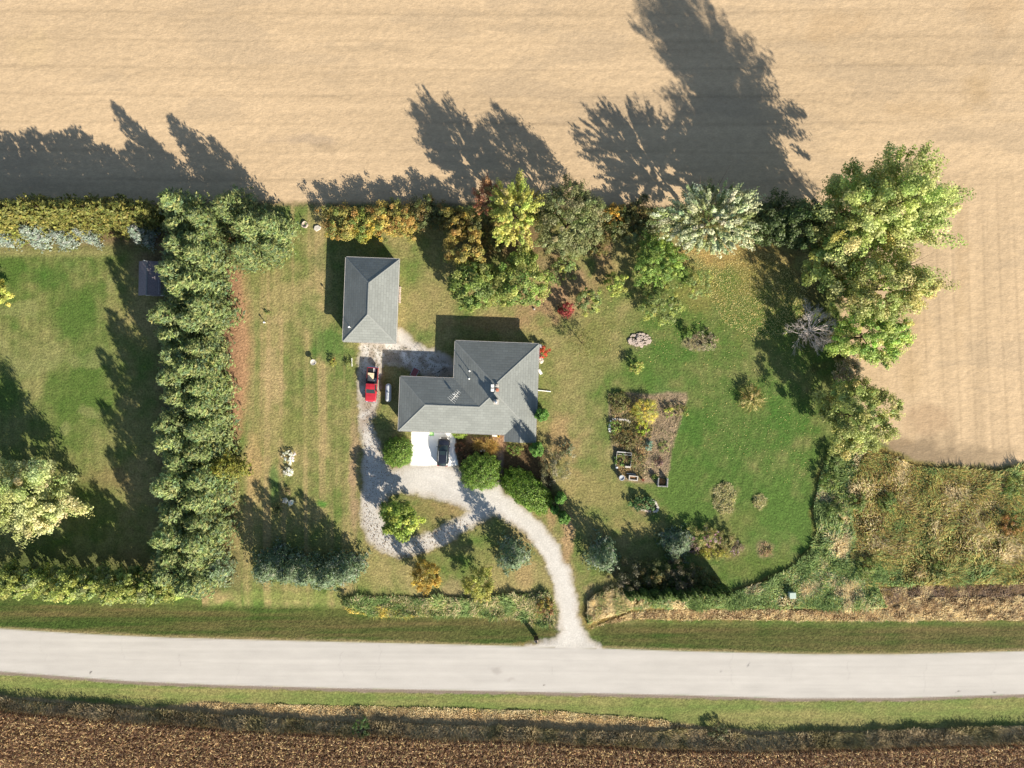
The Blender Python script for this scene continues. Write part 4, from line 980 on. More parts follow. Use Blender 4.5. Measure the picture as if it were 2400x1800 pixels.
# utility cabinet, marker, mailbox
x, y = P(1857, 1395, .8)
ub = thing('utility_cabinet', 'pale green utility cabinet standing in the weeds by the verge', 'cabinet', (x, y, 0), math.radians(2))
q = MB(); q.box((0, 0, .5), (.95, .85, 1.0)); q.build('cabinet_body', M['cabinet'], ub, bevel=.03)
q = MB(); q.box((0, -.03, 1.03), (1.02, .96, .07)); q.build('lid', M['cabinet'], ub, bevel=.02)
q = MB(); q.tube((0, 0, -.1), (0, 0, 1.25), .045, .045, 8); q.box((0, 0, 1.15), (.12, .12, .25)); at('marker_post', 'slim white marker post left of the utility cabinet', 'post', 1831.5, 1400, q, M['white'], .9)
x, y = P(1256.5, 1496)
mbx = thing('mailbox', 'dark mailbox on a two-post stand where the drive meets the road', 'mailbox', (x, y, GZ(x, y)), math.radians(4))
for sx in (-.22, .22):
    q = MB(); q.box((sx, 0, .55), (.11, .11, 1.5)); q.build('post', M['bark'], mbx)
q = MB(); q.box((0, 0, 1.28), (.62, .5, .06)); q.build('shelf', M['wood'], mbx)
q = MB(); n = 8; prof = [(-.14, 1.31), (-.14, 1.5)] + [(-.14 * math.cos(k * math.pi / n), 1.5 + .14 * math.sin(k * math.pi / n)) for k in range(1, n)] + [(.14, 1.5), (.14, 1.31)]
q.loft([[(p[0], yy, p[1]) for p in prof] for yy in (-.32, .24)]); q.build('box', M['black'], mbx)
q = MB(); q.box((.155, .0, 1.62), (.015, .04, .2)); q.box((.155, .06, 1.7), (.015, .12, .07)); q.build('flag', M['redlamp'], mbx)
q = MB(); q.box((0, .3, .95), (.75, .05, 1.9)); q.build('back_panel', M['bark'], mbx)

# ------------------------------------------------------------------ foliage builders
def norm(a):
    return a / (np.linalg.norm(a, axis=-1, keepdims=True) + 1e-9)

def pick_cols(rng, n, pal, jit=0.16):
    cs = np.array([p[0] for p in pal]); w = np.array([p[1] for p in pal], dtype=float); w /= w.sum()
    c = cs[rng.choice(len(pal), n, p=w)]
    return c * (1 + rng.normal(0, jit, (n, 1))).clip(0.5, 1.7) * (1 + rng.normal(0, 0.05, (n, 3)))

def quads(cen, nrm, axis, ln, wd, droop=None):
    """leaf shaped quads (rhombus) -> verts, faces"""
    ax = norm(axis - nrm * (axis * nrm).sum(-1, keepdims=True))
    bt = np.cross(nrm, ax)
    ln = ln[:, None] * 0.5; wd = wd[:, None] * 0.5
    v = np.stack([cen - ax * ln, cen + bt * wd + ax * ln * 0.1, cen + ax * ln, cen - bt * wd + ax * ln * 0.1], 1)
    n = len(cen)
    return v.reshape(-1, 3), np.arange(n * 4).reshape(n, 4)

def rdir(rng, n):
    return norm(rng.normal(0, 1, (n, 3)))

def crown(seed, h, rx, ry, zc, rz, nl, ls, pal, ncl, cr, stretch=1.0, lobe=0.22, upb=0.35, shell=0.5, floor=0.05, aspect=0.62, jit=0.16, flat=0.8):
    rng = np.random.default_rng(seed)
    d = rdir(rng, ncl * 3)
    d = d[d[:, 2] > -0.65][:ncl]; ncl = len(d)
    th = np.arctan2(d[:, 1], d[:, 0])
    ph = rng.random(4) * 6.28
    lob = 1 + lobe * (0.6 * np.sin(3 * th + ph[0] + 2 * d[:, 2]) + 0.5 * np.sin(5 * th + ph[1]) + 0.4 * np.sin(7 * th + 4 * d[:, 2] + ph[2]))
    rad = (shell + (1 - shell) * rng.random(ncl) ** 0.6) * lob
    cc = d * rad[:, None] * np.array([rx, ry, rz]) + np.array([0, 0, zc])
    cc[:, 2] = np.maximum(cc[:, 2], h * floor + cr * 0.5)
    w = rng.random(ncl) + 0.5; w /= w.sum()
    ci = rng.choice(ncl, nl, p=w)
    ld = rdir(rng, nl)
    out = norm(cc[ci] - np.array([0, 0, zc * 0.75]))
    csz = (cr * (0.6 + 0.8 * rng.random(ncl)))[ci][:, None]
    off = ld * csz * rng.random((nl, 1)) ** 0.45
    off[:, 2] *= flat
    if stretch > 1:
        a = (off * out).sum(-1, keepdims=True)
        off = off - out * a + out * a * stretch
        lat = off - out * (off * out).sum(-1, keepdims=True)
        off = off - lat * (1 - 1 / math.sqrt(stretch)) 
    pos = cc[ci] + off
    pos[:, 2] = np.maximum(pos[:, 2], 0.05)
    nr = norm(0.55 * ld + 0.45 * out + np.array([0, 0, upb]) + rng.normal(0, 0.45, (nl, 3)))
    ax = norm(out * 0.8 * (stretch > 1) + rng.normal(0, 0.6, (nl, 3)))
    sz = ls * (0.65 + 0.7 * rng.random(nl))
    v, f = quads(pos, nr, ax, sz, sz * aspect)
    ccol = pick_cols(rng, ncl, pal, jit)
    col = ccol[ci] * (1 + rng.normal(0, 0.14, (nl, 1))).clip(0.5, 1.6)
    return v, f, col.clip(0.003, 0.7)

def conifer(seed, h, r, nlev, nb, ns, pal, ls=0.5, wd=0.16, powr=0.85, z0=0.04, up=0.25, jit=0.15, tip=0.25, tuft=3):
    """whorled branches; each branch carries a few tufts of needle sprays"""
    rng = np.random.default_rng(seed)
    cen = []; axs = []; nrs = []; szs = []; bcol = []
    ph = rng.random(3) * 6.28
    for i in range(nlev):
        f = (i + rng.random() * 0.6) / nlev
        z = h * (z0 + (1 - z0) * f)
        R = r * (1 - f) ** powr + tip * 0.4
        k = max(4, int(nb * (0.45 + 0.55 * (1 - f))))
        for b in range(k):
            a = rng.random() * 6.283
            lob = 1 + 0.16 * math.sin(3 * a + ph[0] + 4 * f) + 0.12 * math.sin(5 * a + ph[1] - 6 * f)
            Rb = R * (0.62 + 0.55 * rng.random()) * lob
            o = np.array([math.cos(a), math.sin(a), 0.0]); perp = np.array([-o[1], o[0], 0.0])
            rise = up * (0.4 + 0.8 * f)
            m = max(4, int(ns * (0.35 + 0.65 * Rb / r)))
            nt_ = max(1, int(tuft * (0.4 + 0.8 * Rb / r)))
            tt = 1.0 - 0.75 * (np.arange(nt_) + 0.4 * rng.random(nt_)) / max(nt_, 1)
            sd = rng.normal(0, 0.2, nt_) * Rb * 0.6 * tt
            q = rng.integers(0, nt_, m)
            c0 = o * (tt * Rb)[:, None] + perp * sd[:, None]
            c0[:, 2] = z + tt * Rb * rise * (1 - 0.5 * tt) - 0.10 * Rb * tt + rng.normal(0, 0.06, nt_)
            axd = norm(o * 0.9 + perp * rng.normal(0, 0.75, (m, 1)) + np.array([0, 0, 0.5 + up]) + rng.normal(0, 0.25, (m, 3)))
            sz = ls * (0.6 + 0.7 * rng.random(m))
            p = c0[q] + axd * (sz * 0.45)[:, None] + rng.normal(0, 0.09, (m, 3))
            cen.append(p); axs.append(axd)
            nrs.append(norm(np.array([0, 0, 0.7]) + o * 0.55 + rng.normal(0, 0.45, (m, 3))))
            szs.append(sz)
            bcol.append(pick_cols(rng, nt_, pal, jit)[q])
    cen = np.concatenate(cen); axs = np.concatenate(axs); nrs = np.concatenate(nrs); szs = np.concatenate(szs); col = np.concatenate(bcol)
    cen[:, 2] = np.maximum(cen[:, 2], 0.08)
    v, f = quads(cen, nrs, axs, szs, szs * wd / 0.5)
    col = col * (1 + rng.normal(0, 0.12, (len(col), 1))).clip(0.5, 1.6)
    return v, f, col.clip(0.003, 0.7)

def clipped(seed, sup, nl, ls, pal, jit=0.28, depth=0.3, lump=0.08, up=0.15):
    """dense clipped shrub; sup(dir)-> surface point for unit directions (z>=0) """
    rng = np.random.default_rng(seed)
    d = rdir(rng, nl); d[:, 2] = np.abs(d[:, 2])
    sfc = sup(d)
    lp = 1 + lump * np.sin(d[:, 0:1] * 13 + seed) * np.sin(d[:, 1:2] * 12) * 1.2 + lump * rng.normal(0, 0.6, (nl, 1))
    pos = sfc * (1 - depth * rng.random((nl, 1)) ** 2) * lp
    pos[:, 2] = np.maximum(pos[:, 2], 0.06)
    nr = norm(norm(sfc * np.array([1, 1, 1.2])) + rng.normal(0, 0.5, (nl, 3)) + np.array([0, 0, up]))
    ax = norm(d + rng.normal(0, 0.6, (nl, 3)) + np.array([0, 0, 0.3]))
    sz = ls * (0.6 + 0.8 * rng.random(nl))
    v, f = quads(pos, nr, ax, sz, sz * 0.5)
    col = pick_cols(rng, nl, pal, jit)
    return v, f, col.clip(0.003, 0.7)

def trunk_mb(seed, h, r, rx, zc, nlimb=6, ztop=None):
    rng = random.Random(seed)
    mb = MB()
    zt = ztop or zc * 0.75
    p = Vector((0, 0, -0.15)); rad = r
    for i in range(4):
        q = Vector((rng.uniform(-.06, .06) * h * 0.3, rng.uniform(-.06, .06) * h * 0.3, zt * (i + 1) / 4))
        mb.tube(p, q, rad, rad * 0.85, 9, i == 0); p = q; rad *= 0.85
    for k in range(nlimb):
        a = 6.283 * k / nlimb + rng.uniform(-.4, .4)
        b0 = Vector((0, 0, zt * rng.uniform(0.55, 1.0)))
        e = Vector((math.cos(a) * rx * rng.uniform(.45, .75), math.sin(a) * rx * rng.uniform(.45, .75), zc + rng.uniform(-.05, .35) * (h - zc)))
        m_ = b0.lerp(e, 0.5) + Vector((0, 0, -0.04 * h))
        mb.tube(b0, m_, r * 0.42, r * 0.3, 6, False); mb.tube(m_, e, r * 0.3, r * 0.08, 6, False)
        for j in range(2):
            e2 = e + Vector((rng.uniform(-.3, .3) * rx, rng.uniform(-.3, .3) * rx, rng.uniform(0, .18) * h))
            mb.tube(m_.lerp(e, 0.6), e2, r * 0.16, r * 0.03, 5, False)
    mb.tube(p, (0, 0, h * 0.86), rad, r * 0.06, 6, False)
    return mb

def tree(name, label, u, v, h, r, pal, seed, nl, ls=0.34, ncl=90, cr=None, ry=None, zc=None, rz=None, cat='tree', group=None, mt='foliage', hc=None, trunk=None, **kw):
    zc = h * 0.56 if zc is None else zc
    rz = h - zc if rz is None else rz
    hc = zc if hc is None else hc
    x, y = P(u, v, hc)
    t = thing(name, label, cat, (x, y, GZ(x, y)), 0, group)
    tr = trunk or max(0.05, h * 0.017)
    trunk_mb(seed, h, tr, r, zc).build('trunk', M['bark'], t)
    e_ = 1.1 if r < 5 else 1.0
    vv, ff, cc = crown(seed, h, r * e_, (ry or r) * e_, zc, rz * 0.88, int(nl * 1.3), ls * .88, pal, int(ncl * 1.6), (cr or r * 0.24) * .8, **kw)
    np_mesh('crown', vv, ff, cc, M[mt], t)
    return t

def bush(name, label, u, v, h, r, pal, seed, nl, ls=0.2, ncl=40, cr=None, ry=None, cat='shrub', group=None, mt='foliage', stems_or_core=True, hc=None, **kw):
    zc = h * 0.5; x, y = P(u, v, zc if hc is None else hc)
    t = thing(name, label, cat, (x, y, GZ(x, y)), 0, group)
    if stems_or_core:
        mb = MB(); rg = random.Random(seed)
        for k in range(6):
            a = rg.uniform(0, 6.28); q = rg.uniform(.2, .6) * r
            mb.tube((math.cos(a) * .08, math.sin(a) * .08, -.05), (math.cos(a) * q, math.sin(a) * q, h * rg.uniform(.5, .85)), 0.035, 0.012, 5, False)
        mb.build('stems_or_core', M['bark'], t)
    vv, ff, cc = crown(seed, h, r * 1.1, (ry or r) * 1.1, zc, h * 0.45, int(nl * 1.2), ls * .9, pal, int(ncl * 1.5), (cr or r * 0.28) * .85, floor=0.03, **kw)
    np_mesh('foliage', vv, ff, cc, M[mt], t)
    return t

def ordn(i):
    w = ['first', 'second', 'third', 'fourth', 'fifth', 'sixth', 'seventh', 'eighth', 'ninth', 'tenth', 'eleventh', 'twelfth', 'thirteenth', 'fourteenth', 'fifteenth', 'sixteenth', 'seventeenth', 'eighteenth']
    return w[i]

PAL_WB = [(AF(156, 170, 104), 5), (AF(132, 152, 86), 4), (AF(116, 140, 98), 3), (AF(174, 178, 104), 1.5)]
PAL_CED = [(AF(142, 142, 66), 5), (AF(116, 122, 56), 4), (AF(160, 152, 74), 1.5)]
PAL_BLUE = [(AF(172, 184, 172), 4), (AF(146, 164, 146), 3)]
PAL_BSP = [(AF(130, 152, 114), 4), (AF(112, 136, 94), 3), (AF(156, 168, 146), 1.5)]
PAL_ROW = [(AF(168, 178, 84), 4), (AF(130, 150, 66), 3), (AF(150, 160, 100), 2)]
PAL_MAPL = [(AF(198, 204, 136), 5), (AF(170, 182, 108), 4), (AF(212, 208, 150), 2)]
PAL_GOLD = [(AF(200, 174, 84), 4), (AF(168, 164, 80), 4), (AF(180, 142, 72), 1.5), (AF(142, 154, 76), 2.5)]
PAL_YEL = [(AF(204, 202, 96), 4), (AF(178, 190, 88), 4), (AF(206, 192, 104), 1)]
PAL_GREYG = [(AF(140, 146, 92), 4), (AF(120, 130, 74), 3), (AF(164, 164, 116), 2)]
PAL_OAK = [(AF(138, 158, 72), 4), (AF(166, 174, 88), 3), (AF(108, 132, 58), 3)]
PAL_SILV = [(AF(206, 212, 172), 5), (AF(180, 190, 140), 4), (AF(146, 160, 98), 3)]
PAL_COT = [(AF(168, 182, 96), 4), (AF(194, 200, 126), 3.5), (AF(140, 160, 76), 3), (AF(200, 190, 96), 0.5)]
PAL_YEW = [(AF(122, 158, 50), 4), (AF(96, 130, 40), 4), (AF(146, 174, 66), 1.5)]
PAL_LIME = [(AF(142, 172, 76), 4), (AF(118, 152, 66), 4), (AF(172, 186, 84), 1.5)]
PAL_PALE = [(AF(150, 168, 100), 3), (AF(130, 150, 78), 3), (AF(178, 184, 90), 2)]
PAL_ARB = [(AF(104, 130, 50), 4), (AF(84, 112, 40), 4), (AF(140, 156, 62), 1)]
PAL_TOPI = [(AF(112, 160, 62), 4), (AF(92, 140, 52), 4), (AF(140, 178, 76), 1)]

# ------------------------------------------------------------------ windbreak of tall conifers
wb_group = 'tall conifers of the windbreak'
protos = []
for i in range(5):
    h = [12.5, 11.6, 12.0, 13.0, 11.0][i]
    vv, ff, cc = conifer(700 + i, h, 4.0 + 0.3 * (i % 3), 40, 16, 28, PAL_WB, 0.58, 0.145, 0.72, 0.04, 0.4, 0.15, 0.25, 4)
    t = thing('conifer_tree', '', 'conifer', (0, 0, 0), 0, wb_group)
    mb = MB(); mb.tube((0, 0, -.2), (0, 0, h * 0.9), 0.24, 0.03, 8); mb.build('trunk', M['bark'], t)
    np_mesh('crown', vv, ff, cc, M['needle'], t)
    protos.append(t)
rg = random.Random(11)
used = set()
def put_conifer(i, x, y, sc, label, group=wb_group):
    rz = rg.uniform(0, 6.28)
    if i not in used:
        used.add(i); o = protos[i]
        o.location = (x, y, GZ(x, y)); o.rotation_euler = (0, 0, rz); o.scale = (sc, sc, sc)
        o['label'] = label; o['group'] = group
        return o
    return dup(protos[i], (x, y, GZ(x, y)), rz, (sc, sc, sc), label, group)
k = 0
for row, (X0, n) in enumerate(((-52.0, 18), (-49.1, 18))):
    for i in range(n):
        y = 27.8 - i * 3.36 - row * 1.7 + rg.uniform(-.7, .7)
        x = X0 + rg.uniform(-1.0, 1.0)
        s = rg.uniform(.86, 1.0) * (0.93 if row else 1.0) * (.9 if i < 2 and row == 0 else 1)
        if row == 1 and i < 1: s *= 0.9
        put_conifer(k % 5, x, y, s, "tall green conifer, %s from the tan field in the windbreak's %s column" % (ordn(i), ('outer left', 'inner right')[row]))
        k += 1
for j, (u, v, s) in enumerate(((592, 535, .84), (640, 535, .76), (632, 580, .58), (570, 590, .66), (548, 492, .92))):
    x, y = P(u, v, 4.5)
    put_conifer((j * 2 + 1) % 5, x, y, s, ["bushy green conifer at the windbreak's field end, just right of its tall top tree", "rightmost bushy conifer at the field end of the windbreak", "lower bushy conifer under the rightmost one at the windbreak's field end", "bushy conifer at the windbreak's inner corner above the orange needle strip", "taller bushy conifer between the windbreak's top tree and the bushy ones beside it"][j], 'bushy conifers beside the windbreak top')
# olive juniper and blue-green spruce at the windbreak's foot
x, y = P(528, 1095, 2.5)
t = thing('juniper', 'olive yellow-green juniper bulging from the right side of the windbreak', 'conifer', (x, y, 0))
vv, ff, cc = conifer(741, 6.0, 3.1, 26, 16, 16, [(AF(150, 150, 56), 4), (AF(122, 128, 44), 4)], 0.5, 0.16, 0.6, 0.03, 0.5)
MBt = MB(); MBt.tube((0, 0, -.1), (0, 0, 5), .12, .03, 7); MBt.build('trunk', M['bark'], t); np_mesh('crown', vv, ff, cc, M['needle'], t)
x, y = P(505, 1335, 2.2)
t = thing('spruce_tree', 'low blue-green spruce at the road end of the windbreak', 'conifer', (x, y, 0))
vv, ff, cc = conifer(742, 4.6, 3.0, 22, 16, 16, PAL_BSP, 0.42, 0.14, 0.7, 0.03, 0.35)
MBt = MB(); MBt.tube((0, 0, -.1), (0, 0, 4), .1, .03, 7); MBt.build('trunk', M['bark'], t); np_mesh('crown', vv, ff, cc, M['needle'], t)

# ------------------------------------------------------------------ olive cedar row along the field, blue spruces before it
ced = []
for i in range(3):
    vv, ff, cc = conifer(760 + i, 8.2 + 0.6 * i, 2.8, 36, 16, 17, PAL_CED, 0.5, 0.22, 0.5, 0.02, 0.6)
    t = thing('cedar_tree', '', 'conifer', (0, 0, 0), 0, 'olive cedars along the field edge')
    mb = MB(); mb.tube((0, 0, -.2), (0, 0, 8.6), 0.18, 0.03, 8); mb.build('trunk', M['bark'], t)
    np_mesh('crown', vv, ff, cc, M['needle'], t); ced.append(t)
for i in range(13):
    x = -86.5 + i * 2.35 + rg.uniform(-.3, .3); y = 26.6 + rg.uniform(-.5, .5) + (0.3 if i > 9 else 0)
    s = rg.uniform(.86, 1.06); lab = 'olive green cedar, %s from the left in the row along the field edge' % ordn(i)
    if i < 3:
        o = ced[i]; o.location = (x, y, 0); o.rotation_euler = (0, 0, rg.uniform(0, 6)); o.scale = (s, s, s); o['label'] = lab
    else: dup(ced[i % 3], (x, y, 0), rg.uniform(0, 6), (s, s, s), lab)
blp = None
for i, (u, v, h, lab) in enumerate(((15, 556, 5.0, 'leftmost blue-grey spruce in front of the olive cedar row'), (88, 547, 6.2, 'palest blue spruce in front of the olive cedar row'), (150, 556, 4.6, 'blue-green spruce between the two palest blue spruces'), (200, 548, 5.2, 'slim blue spruce right of the middle of the cedar row'), (332, 545, 5.6, 'blue spruce half in shade beside the windbreak'))):
    x, y = P(u, v, h * .4)
    if blp is None:
        vv, ff, cc = conifer(781, 6.0, 2.3, 26, 16, 16, PAL_BLUE, 0.4, 0.17, 0.75, 0.03, 0.3)
        blp = thing('blue_spruce', lab, 'conifer', (x, y, 0), 0, 'blue spruces before the cedar row')
        mb = MB(); mb.tube((0, 0, -.1), (0, 0, 5.4), .1, .02, 7); mb.build('trunk', M['bark'], blp)
        np_mesh('crown', vv, ff, cc, M['needle'], blp); s = h / 6; blp.scale = (s, s, s)
    else:
        s = h / 6; dup(blp, (x, y, 0), i * 1.3, (s * (0.72 if i == 3 else 1), s, s), lab)

# ------------------------------------------------------------------ green tree row along the verge, bottom left
rowp = []
for i in range(3):
    vv, ff, cc = crown(790 + i, 8.8, 2.2, 2.0, 4.4, 4.2, 6000, .34, PAL_ROW, 90, .65, stretch=1.6, shell=.6, floor=.02)
    t = thing('row_tree', '', 'tree', (0, 0, 0), 0, 'green trees in the row along the verge')
    trunk_mb(790 + i, 8.8, .14, 2.2, 4.2).build('trunk', M['bark'], t)
    np_mesh('crown', vv, ff, cc, M['foliage'], t); rowp.append(t)
for i in range(12):
    x = -86 + i * 2.95; y = -30.7 - 0.1 * i + rg.uniform(-.3, .3)
    s = rg.uniform(.85, 1.08); lab = 'yellow-green tree, %s from the left in the row beside the left verge' % ordn(i)
    if i < 3:
        o = rowp[i]; o.location = (x, y, GZ(x, y)); o.scale = (s, s, s); o.rotation_euler = (0, 0, rg.uniform(0, 6)); o['label'] = lab
    else: dup(rowp[i % 3], (x, y, GZ(x, y)), rg.uniform(0, 6), (s, s, s), lab)

# ------------------------------------------------------------------ bluish spruces left of the loop drive
sp = None
for i, (u, v, h) in enumerate(((632, 1342, 6.0), (688, 1345, 7.2), (738, 1345, 8.6), (782, 1350, 9.0), (822, 1340, 7.4), (655, 1325, 5.5))):
    x, y = P(u, v, 1.2); y += 1.0
    lab = ['leftmost blue-green spruce of the short row left of the loop drive', 'second spruce from the left in the short row left of the loop drive', 'middle spruce of the short row left of the loop drive', 'palest and tallest spruce of the short row left of the loop drive', 'rightmost spruce of the short row left of the loop drive', 'small spruce behind the left end of the short spruce row'][i]
    if sp is None:
        vv, ff, cc = conifer(801, 8.0, 2.7, 34, 17, 17, PAL_BSP, 0.42, 0.18, 0.7, 0.02, 0.25)
        sp = thing('spruce_tree', lab, 'conifer', (x, y, 0), 0, 'spruces left of the loop drive')
        mb = MB(); mb.tube((0, 0, -.1), (0, 0, 7.4), .13, .02, 7); mb.build('trunk', M['bark'], sp)
        np_mesh('crown', vv, ff, cc, M['needle'], sp); s = h / 8; sp.scale = (1, 1, s)
    else:
        s = h / 8; dup(sp, (x, y, 0), i * 1.1, (.9 + .2 * (s - .7), .9 + .2 * (s - .7), s), lab)
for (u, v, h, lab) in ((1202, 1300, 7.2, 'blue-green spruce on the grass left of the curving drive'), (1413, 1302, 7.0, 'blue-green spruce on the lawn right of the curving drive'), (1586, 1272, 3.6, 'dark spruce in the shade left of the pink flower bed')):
    x, y = P(u, v, h * .3); s = h / 8
    dup(sp, (x, y, 0), u, (1.02, 1.02, s), lab, 'single spruces on the lawn')

# ------------------------------------------------------------------ the large broadleaf trees
tree('cottonwood_tree', 'tallest cottonwood at the top right, overhanging the tan field', 2078, 492, 27.5, 7.0, PAL_COT, 821, 34000, .38, 150, 1.5, ry=6.2, zc=15.5, rz=12, stretch=1.9, lobe=.3, shell=.4)
tree('cottonwood_tree', 'left cottonwood of the top right clump, nearest the silvery tree', 2010, 485, 22.0, 4.9, PAL_COT, 822, 13000, .36, 85, 1.25, ry=5.0, zc=13.5, rz=9.5, stretch=1.5, lobe=.25)
tree('cottonwood_tree', 'pale yellow-green cottonwood in the middle of the right-hand clump', 2075, 670, 20.0, 6.2, [(AF(186, 192, 110), 4), (AF(160, 174, 88), 4), (AF(206, 198, 120), 1.5)], 823, 22000, .35, 130, 1.2, ry=5.0, zc=12, rz=8, stretch=1.4, lobe=.25, shell=.45)
tree('cottonwood_tree', 'bright green lower tree at the foot of the right-hand clump above the bare tree', 2045, 785, 13.0, 5.6, [(AF(168, 190, 92), 4), (AF(140, 172, 76), 4), (AF(196, 196, 110), 1.5)], 824, 18000, .32, 200, .8, ry=4.4, zc=8, rz=5, stretch=1.6)
tree('cottonwood_tree', 'dark green tree on the shaded left side of the right-hand clump', 1962, 625, 14.0, 4.0, PAL_COT, 825, 9000, .4, 60, 1.1, zc=9, rz=5)
tree('shade_painted_tree', 'tree right of the silvery tree, shade painted into its dark green leaves', 1818, 520, 11.0, 3.4, [(AF(96, 116, 60), 4), (AF(80, 102, 52), 4)], 827, 9000, .36, 90, .9, zc=7, rz=4.5)  # leaf colours darkened to stand in for shade that misses this tree
tree('shade_painted_tree', 'tree against the left cottonwood, shade painted into its dark green leaves', 1880, 525, 13.0, 3.4, [(AF(96, 116, 60), 4), (AF(80, 102, 52), 4)], 828, 9000, .36, 90, .9, zc=8.5, rz=5)  # same darkened leaves, cottonwood shade put into the colour
tree('maple_tree', 'round yellow-green tree between the meadow and the field corner', 2012, 975, 10.0, 5.8, [(AF(168, 176, 96), 4), (AF(140, 154, 76), 4), (AF(192, 188, 108), 1.5)], 826, 19000, .34, 170, .95, ry=6.0, zc=5.6, rz=4.6, floor=.03)
tree('silver_leaved_tree', 'broad silvery-leaved tree at the field edge', 1668, 512, 12.5, 8.2, PAL_SILV, 831, 28000, .34, 330, .62, ry=5.4, zc=7.4, rz=5.2, mt='silver', stretch=2.2, lobe=.14, shell=.4, floor=.1)
tree('yellow_tree', 'bright yellow-green feathery tree at the field edge', 1207, 498, 12.8, 3.2, PAL_YEL, 832, 15000, .34, 110, .75, ry=4.6, zc=7.2, rz=6.0, stretch=2.2, lobe=.3, floor=.1)
tree('grey_green_tree', 'round grey-green tree right of the yellow one', 1335, 512, 10.8, 5.6, PAL_GREYG, 833, 25000, .27, 260, .8, ry=5.9, zc=6.4, rz=4.8, stretch=1.3, lobe=.1, floor=.08)
tree('red_tree', 'slim rust-red tree left of the yellow one', 1143, 462, 9.5, 1.9, [(AF(188, 124, 88), 4), (AF(164, 122, 78), 3), (AF(140, 130, 76), 3)], 834, 5200, .26, 60, .6, ry=2.3, zc=6.4, rz=3.2, stretch=1.6)
tree('maple_tree', 'pale yellow-green maple on the left edge of the lawn', 58, 1168, 11.0, 7.2, PAL_MAPL, 835, 21000, .38, 130, 1.3, ry=5.8, zc=6.6, rz=5, stretch=1.5, floor=.06)
tree('maple_tree', 'deep yellow small tree cut by the left edge beside the maple', -25, 1140, 8.0, 3.2, [(AF(220, 190, 60), 4), (AF(200, 186, 76), 2)], 836, 6000, .34, 60, .8, zc=5)
tree('yellow_tree', 'yellow treetop just entering at the left edge of the lawn', -14, 690, 6.0, 2.0, PAL_YEL, 837, 3500, .3, 40, .6)
tree('oak_tree', 'green tree behind the garage lawn, left of its twin', 1108, 668, 7.2, 3.6, PAL_OAK, 841, 11000, .34, 90, .85, ry=3.7, zc=4.2, rz=3.1, floor=.05)
tree('oak_tree', 'green tree behind the house, right of its twin', 1222, 655, 7.2, 4.0, PAL_OAK, 842, 11500, .34, 90, .9, ry=4.0, zc=4.2, rz=3.1, floor=.05)
tree('golden_tree', 'golden-leaved small tree above the twin green trees', 1088, 580, 7.0, 2.9, [(AF(192, 170, 84), 4), (AF(160, 154, 74), 4), (AF(176, 142, 72), 1.5)], 843, 7000, .32, 60, .75, zc=4.2)
tree('olive_tree', 'olive-brown small tree in the shade left of the yellow tree', 1066, 520, 5.5, 2.2, [(AF(150, 130, 54), 4), (AF(120, 116, 50), 3), (AF(190, 160, 60), 1)], 844, 4000, .28, 40, .6)
tree('green_tree', 'bright green feathery tree on the lawn below the silvery tree', 1542, 612, 6.2, 3.6, PAL_LIME, 845, 11000, .26, 150, .6, ry=3.9, stretch=1.4, lobe=.22, floor=.08)
tree('green_tree', 'pale green and yellow sparse tree above the stone pile', 1548, 712, 4.8, 3.2, PAL_PALE, 846, 4200, .26, 60, .6, ry=2.9, floor=.1)
tree('small_tree', 'small yellow-green tree left of the bright green one', 1442, 665, 4.2, 1.6, [(AF(176, 184, 84), 4), (AF(130, 150, 66), 3)], 847, 2600, .26, 36, .45)
tree('small_tree', 'small pale green tree above right of the red shrub', 1380, 705, 4.2, 1.9, PAL_PALE, 848, 2800, .26, 40, .5)
tree('small_tree', 'sparse green sapling at the right edge of the bright green tree', 1635, 665, 4.6, 2.3, PAL_PALE, 849, 1800, .24, 40, .5, ry=2.2)
tree('small_tree', 'thin sparse yellowing sapling between house and stone pile', 1366, 802, 4.4, 2.2, [(AF(160, 160, 86), 3), (AF(136, 140, 76), 3)], 850, 1500, .17, 40, .5, ry=2.0)
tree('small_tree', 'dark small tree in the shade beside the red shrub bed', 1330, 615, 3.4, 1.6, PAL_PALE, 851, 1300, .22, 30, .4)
tree('broadleaf_tree', 'round large-leaved green tree on the loop island', 940, 1220, 6.6, 2.8, [(AF(176, 192, 76), 4), (AF(136, 160, 60), 4), (AF(110, 138, 56), 2)], 852, 5200, .4, 60, .8, ry=2.9, zc=3.6, floor=.05)
tree('golden_tree', 'small golden tree by the ditch left of the yellow-green one', 1000, 1350, 5.2, 2.2, [(AF(200, 166, 60), 4), (AF(160, 140, 50), 3), (AF(140, 130, 60), 2)], 853, 5200, .24, 60, .6, ry=2.3)
tree('small_tree', 'yellow-green small tree between ditch and curving drive', 1122, 1368, 6.0, 2.2, [(AF(180, 178, 80), 4), (AF(150, 158, 70), 3)], 854, 5600, .24, 65, .6, ry=2.5, stretch=1.4)

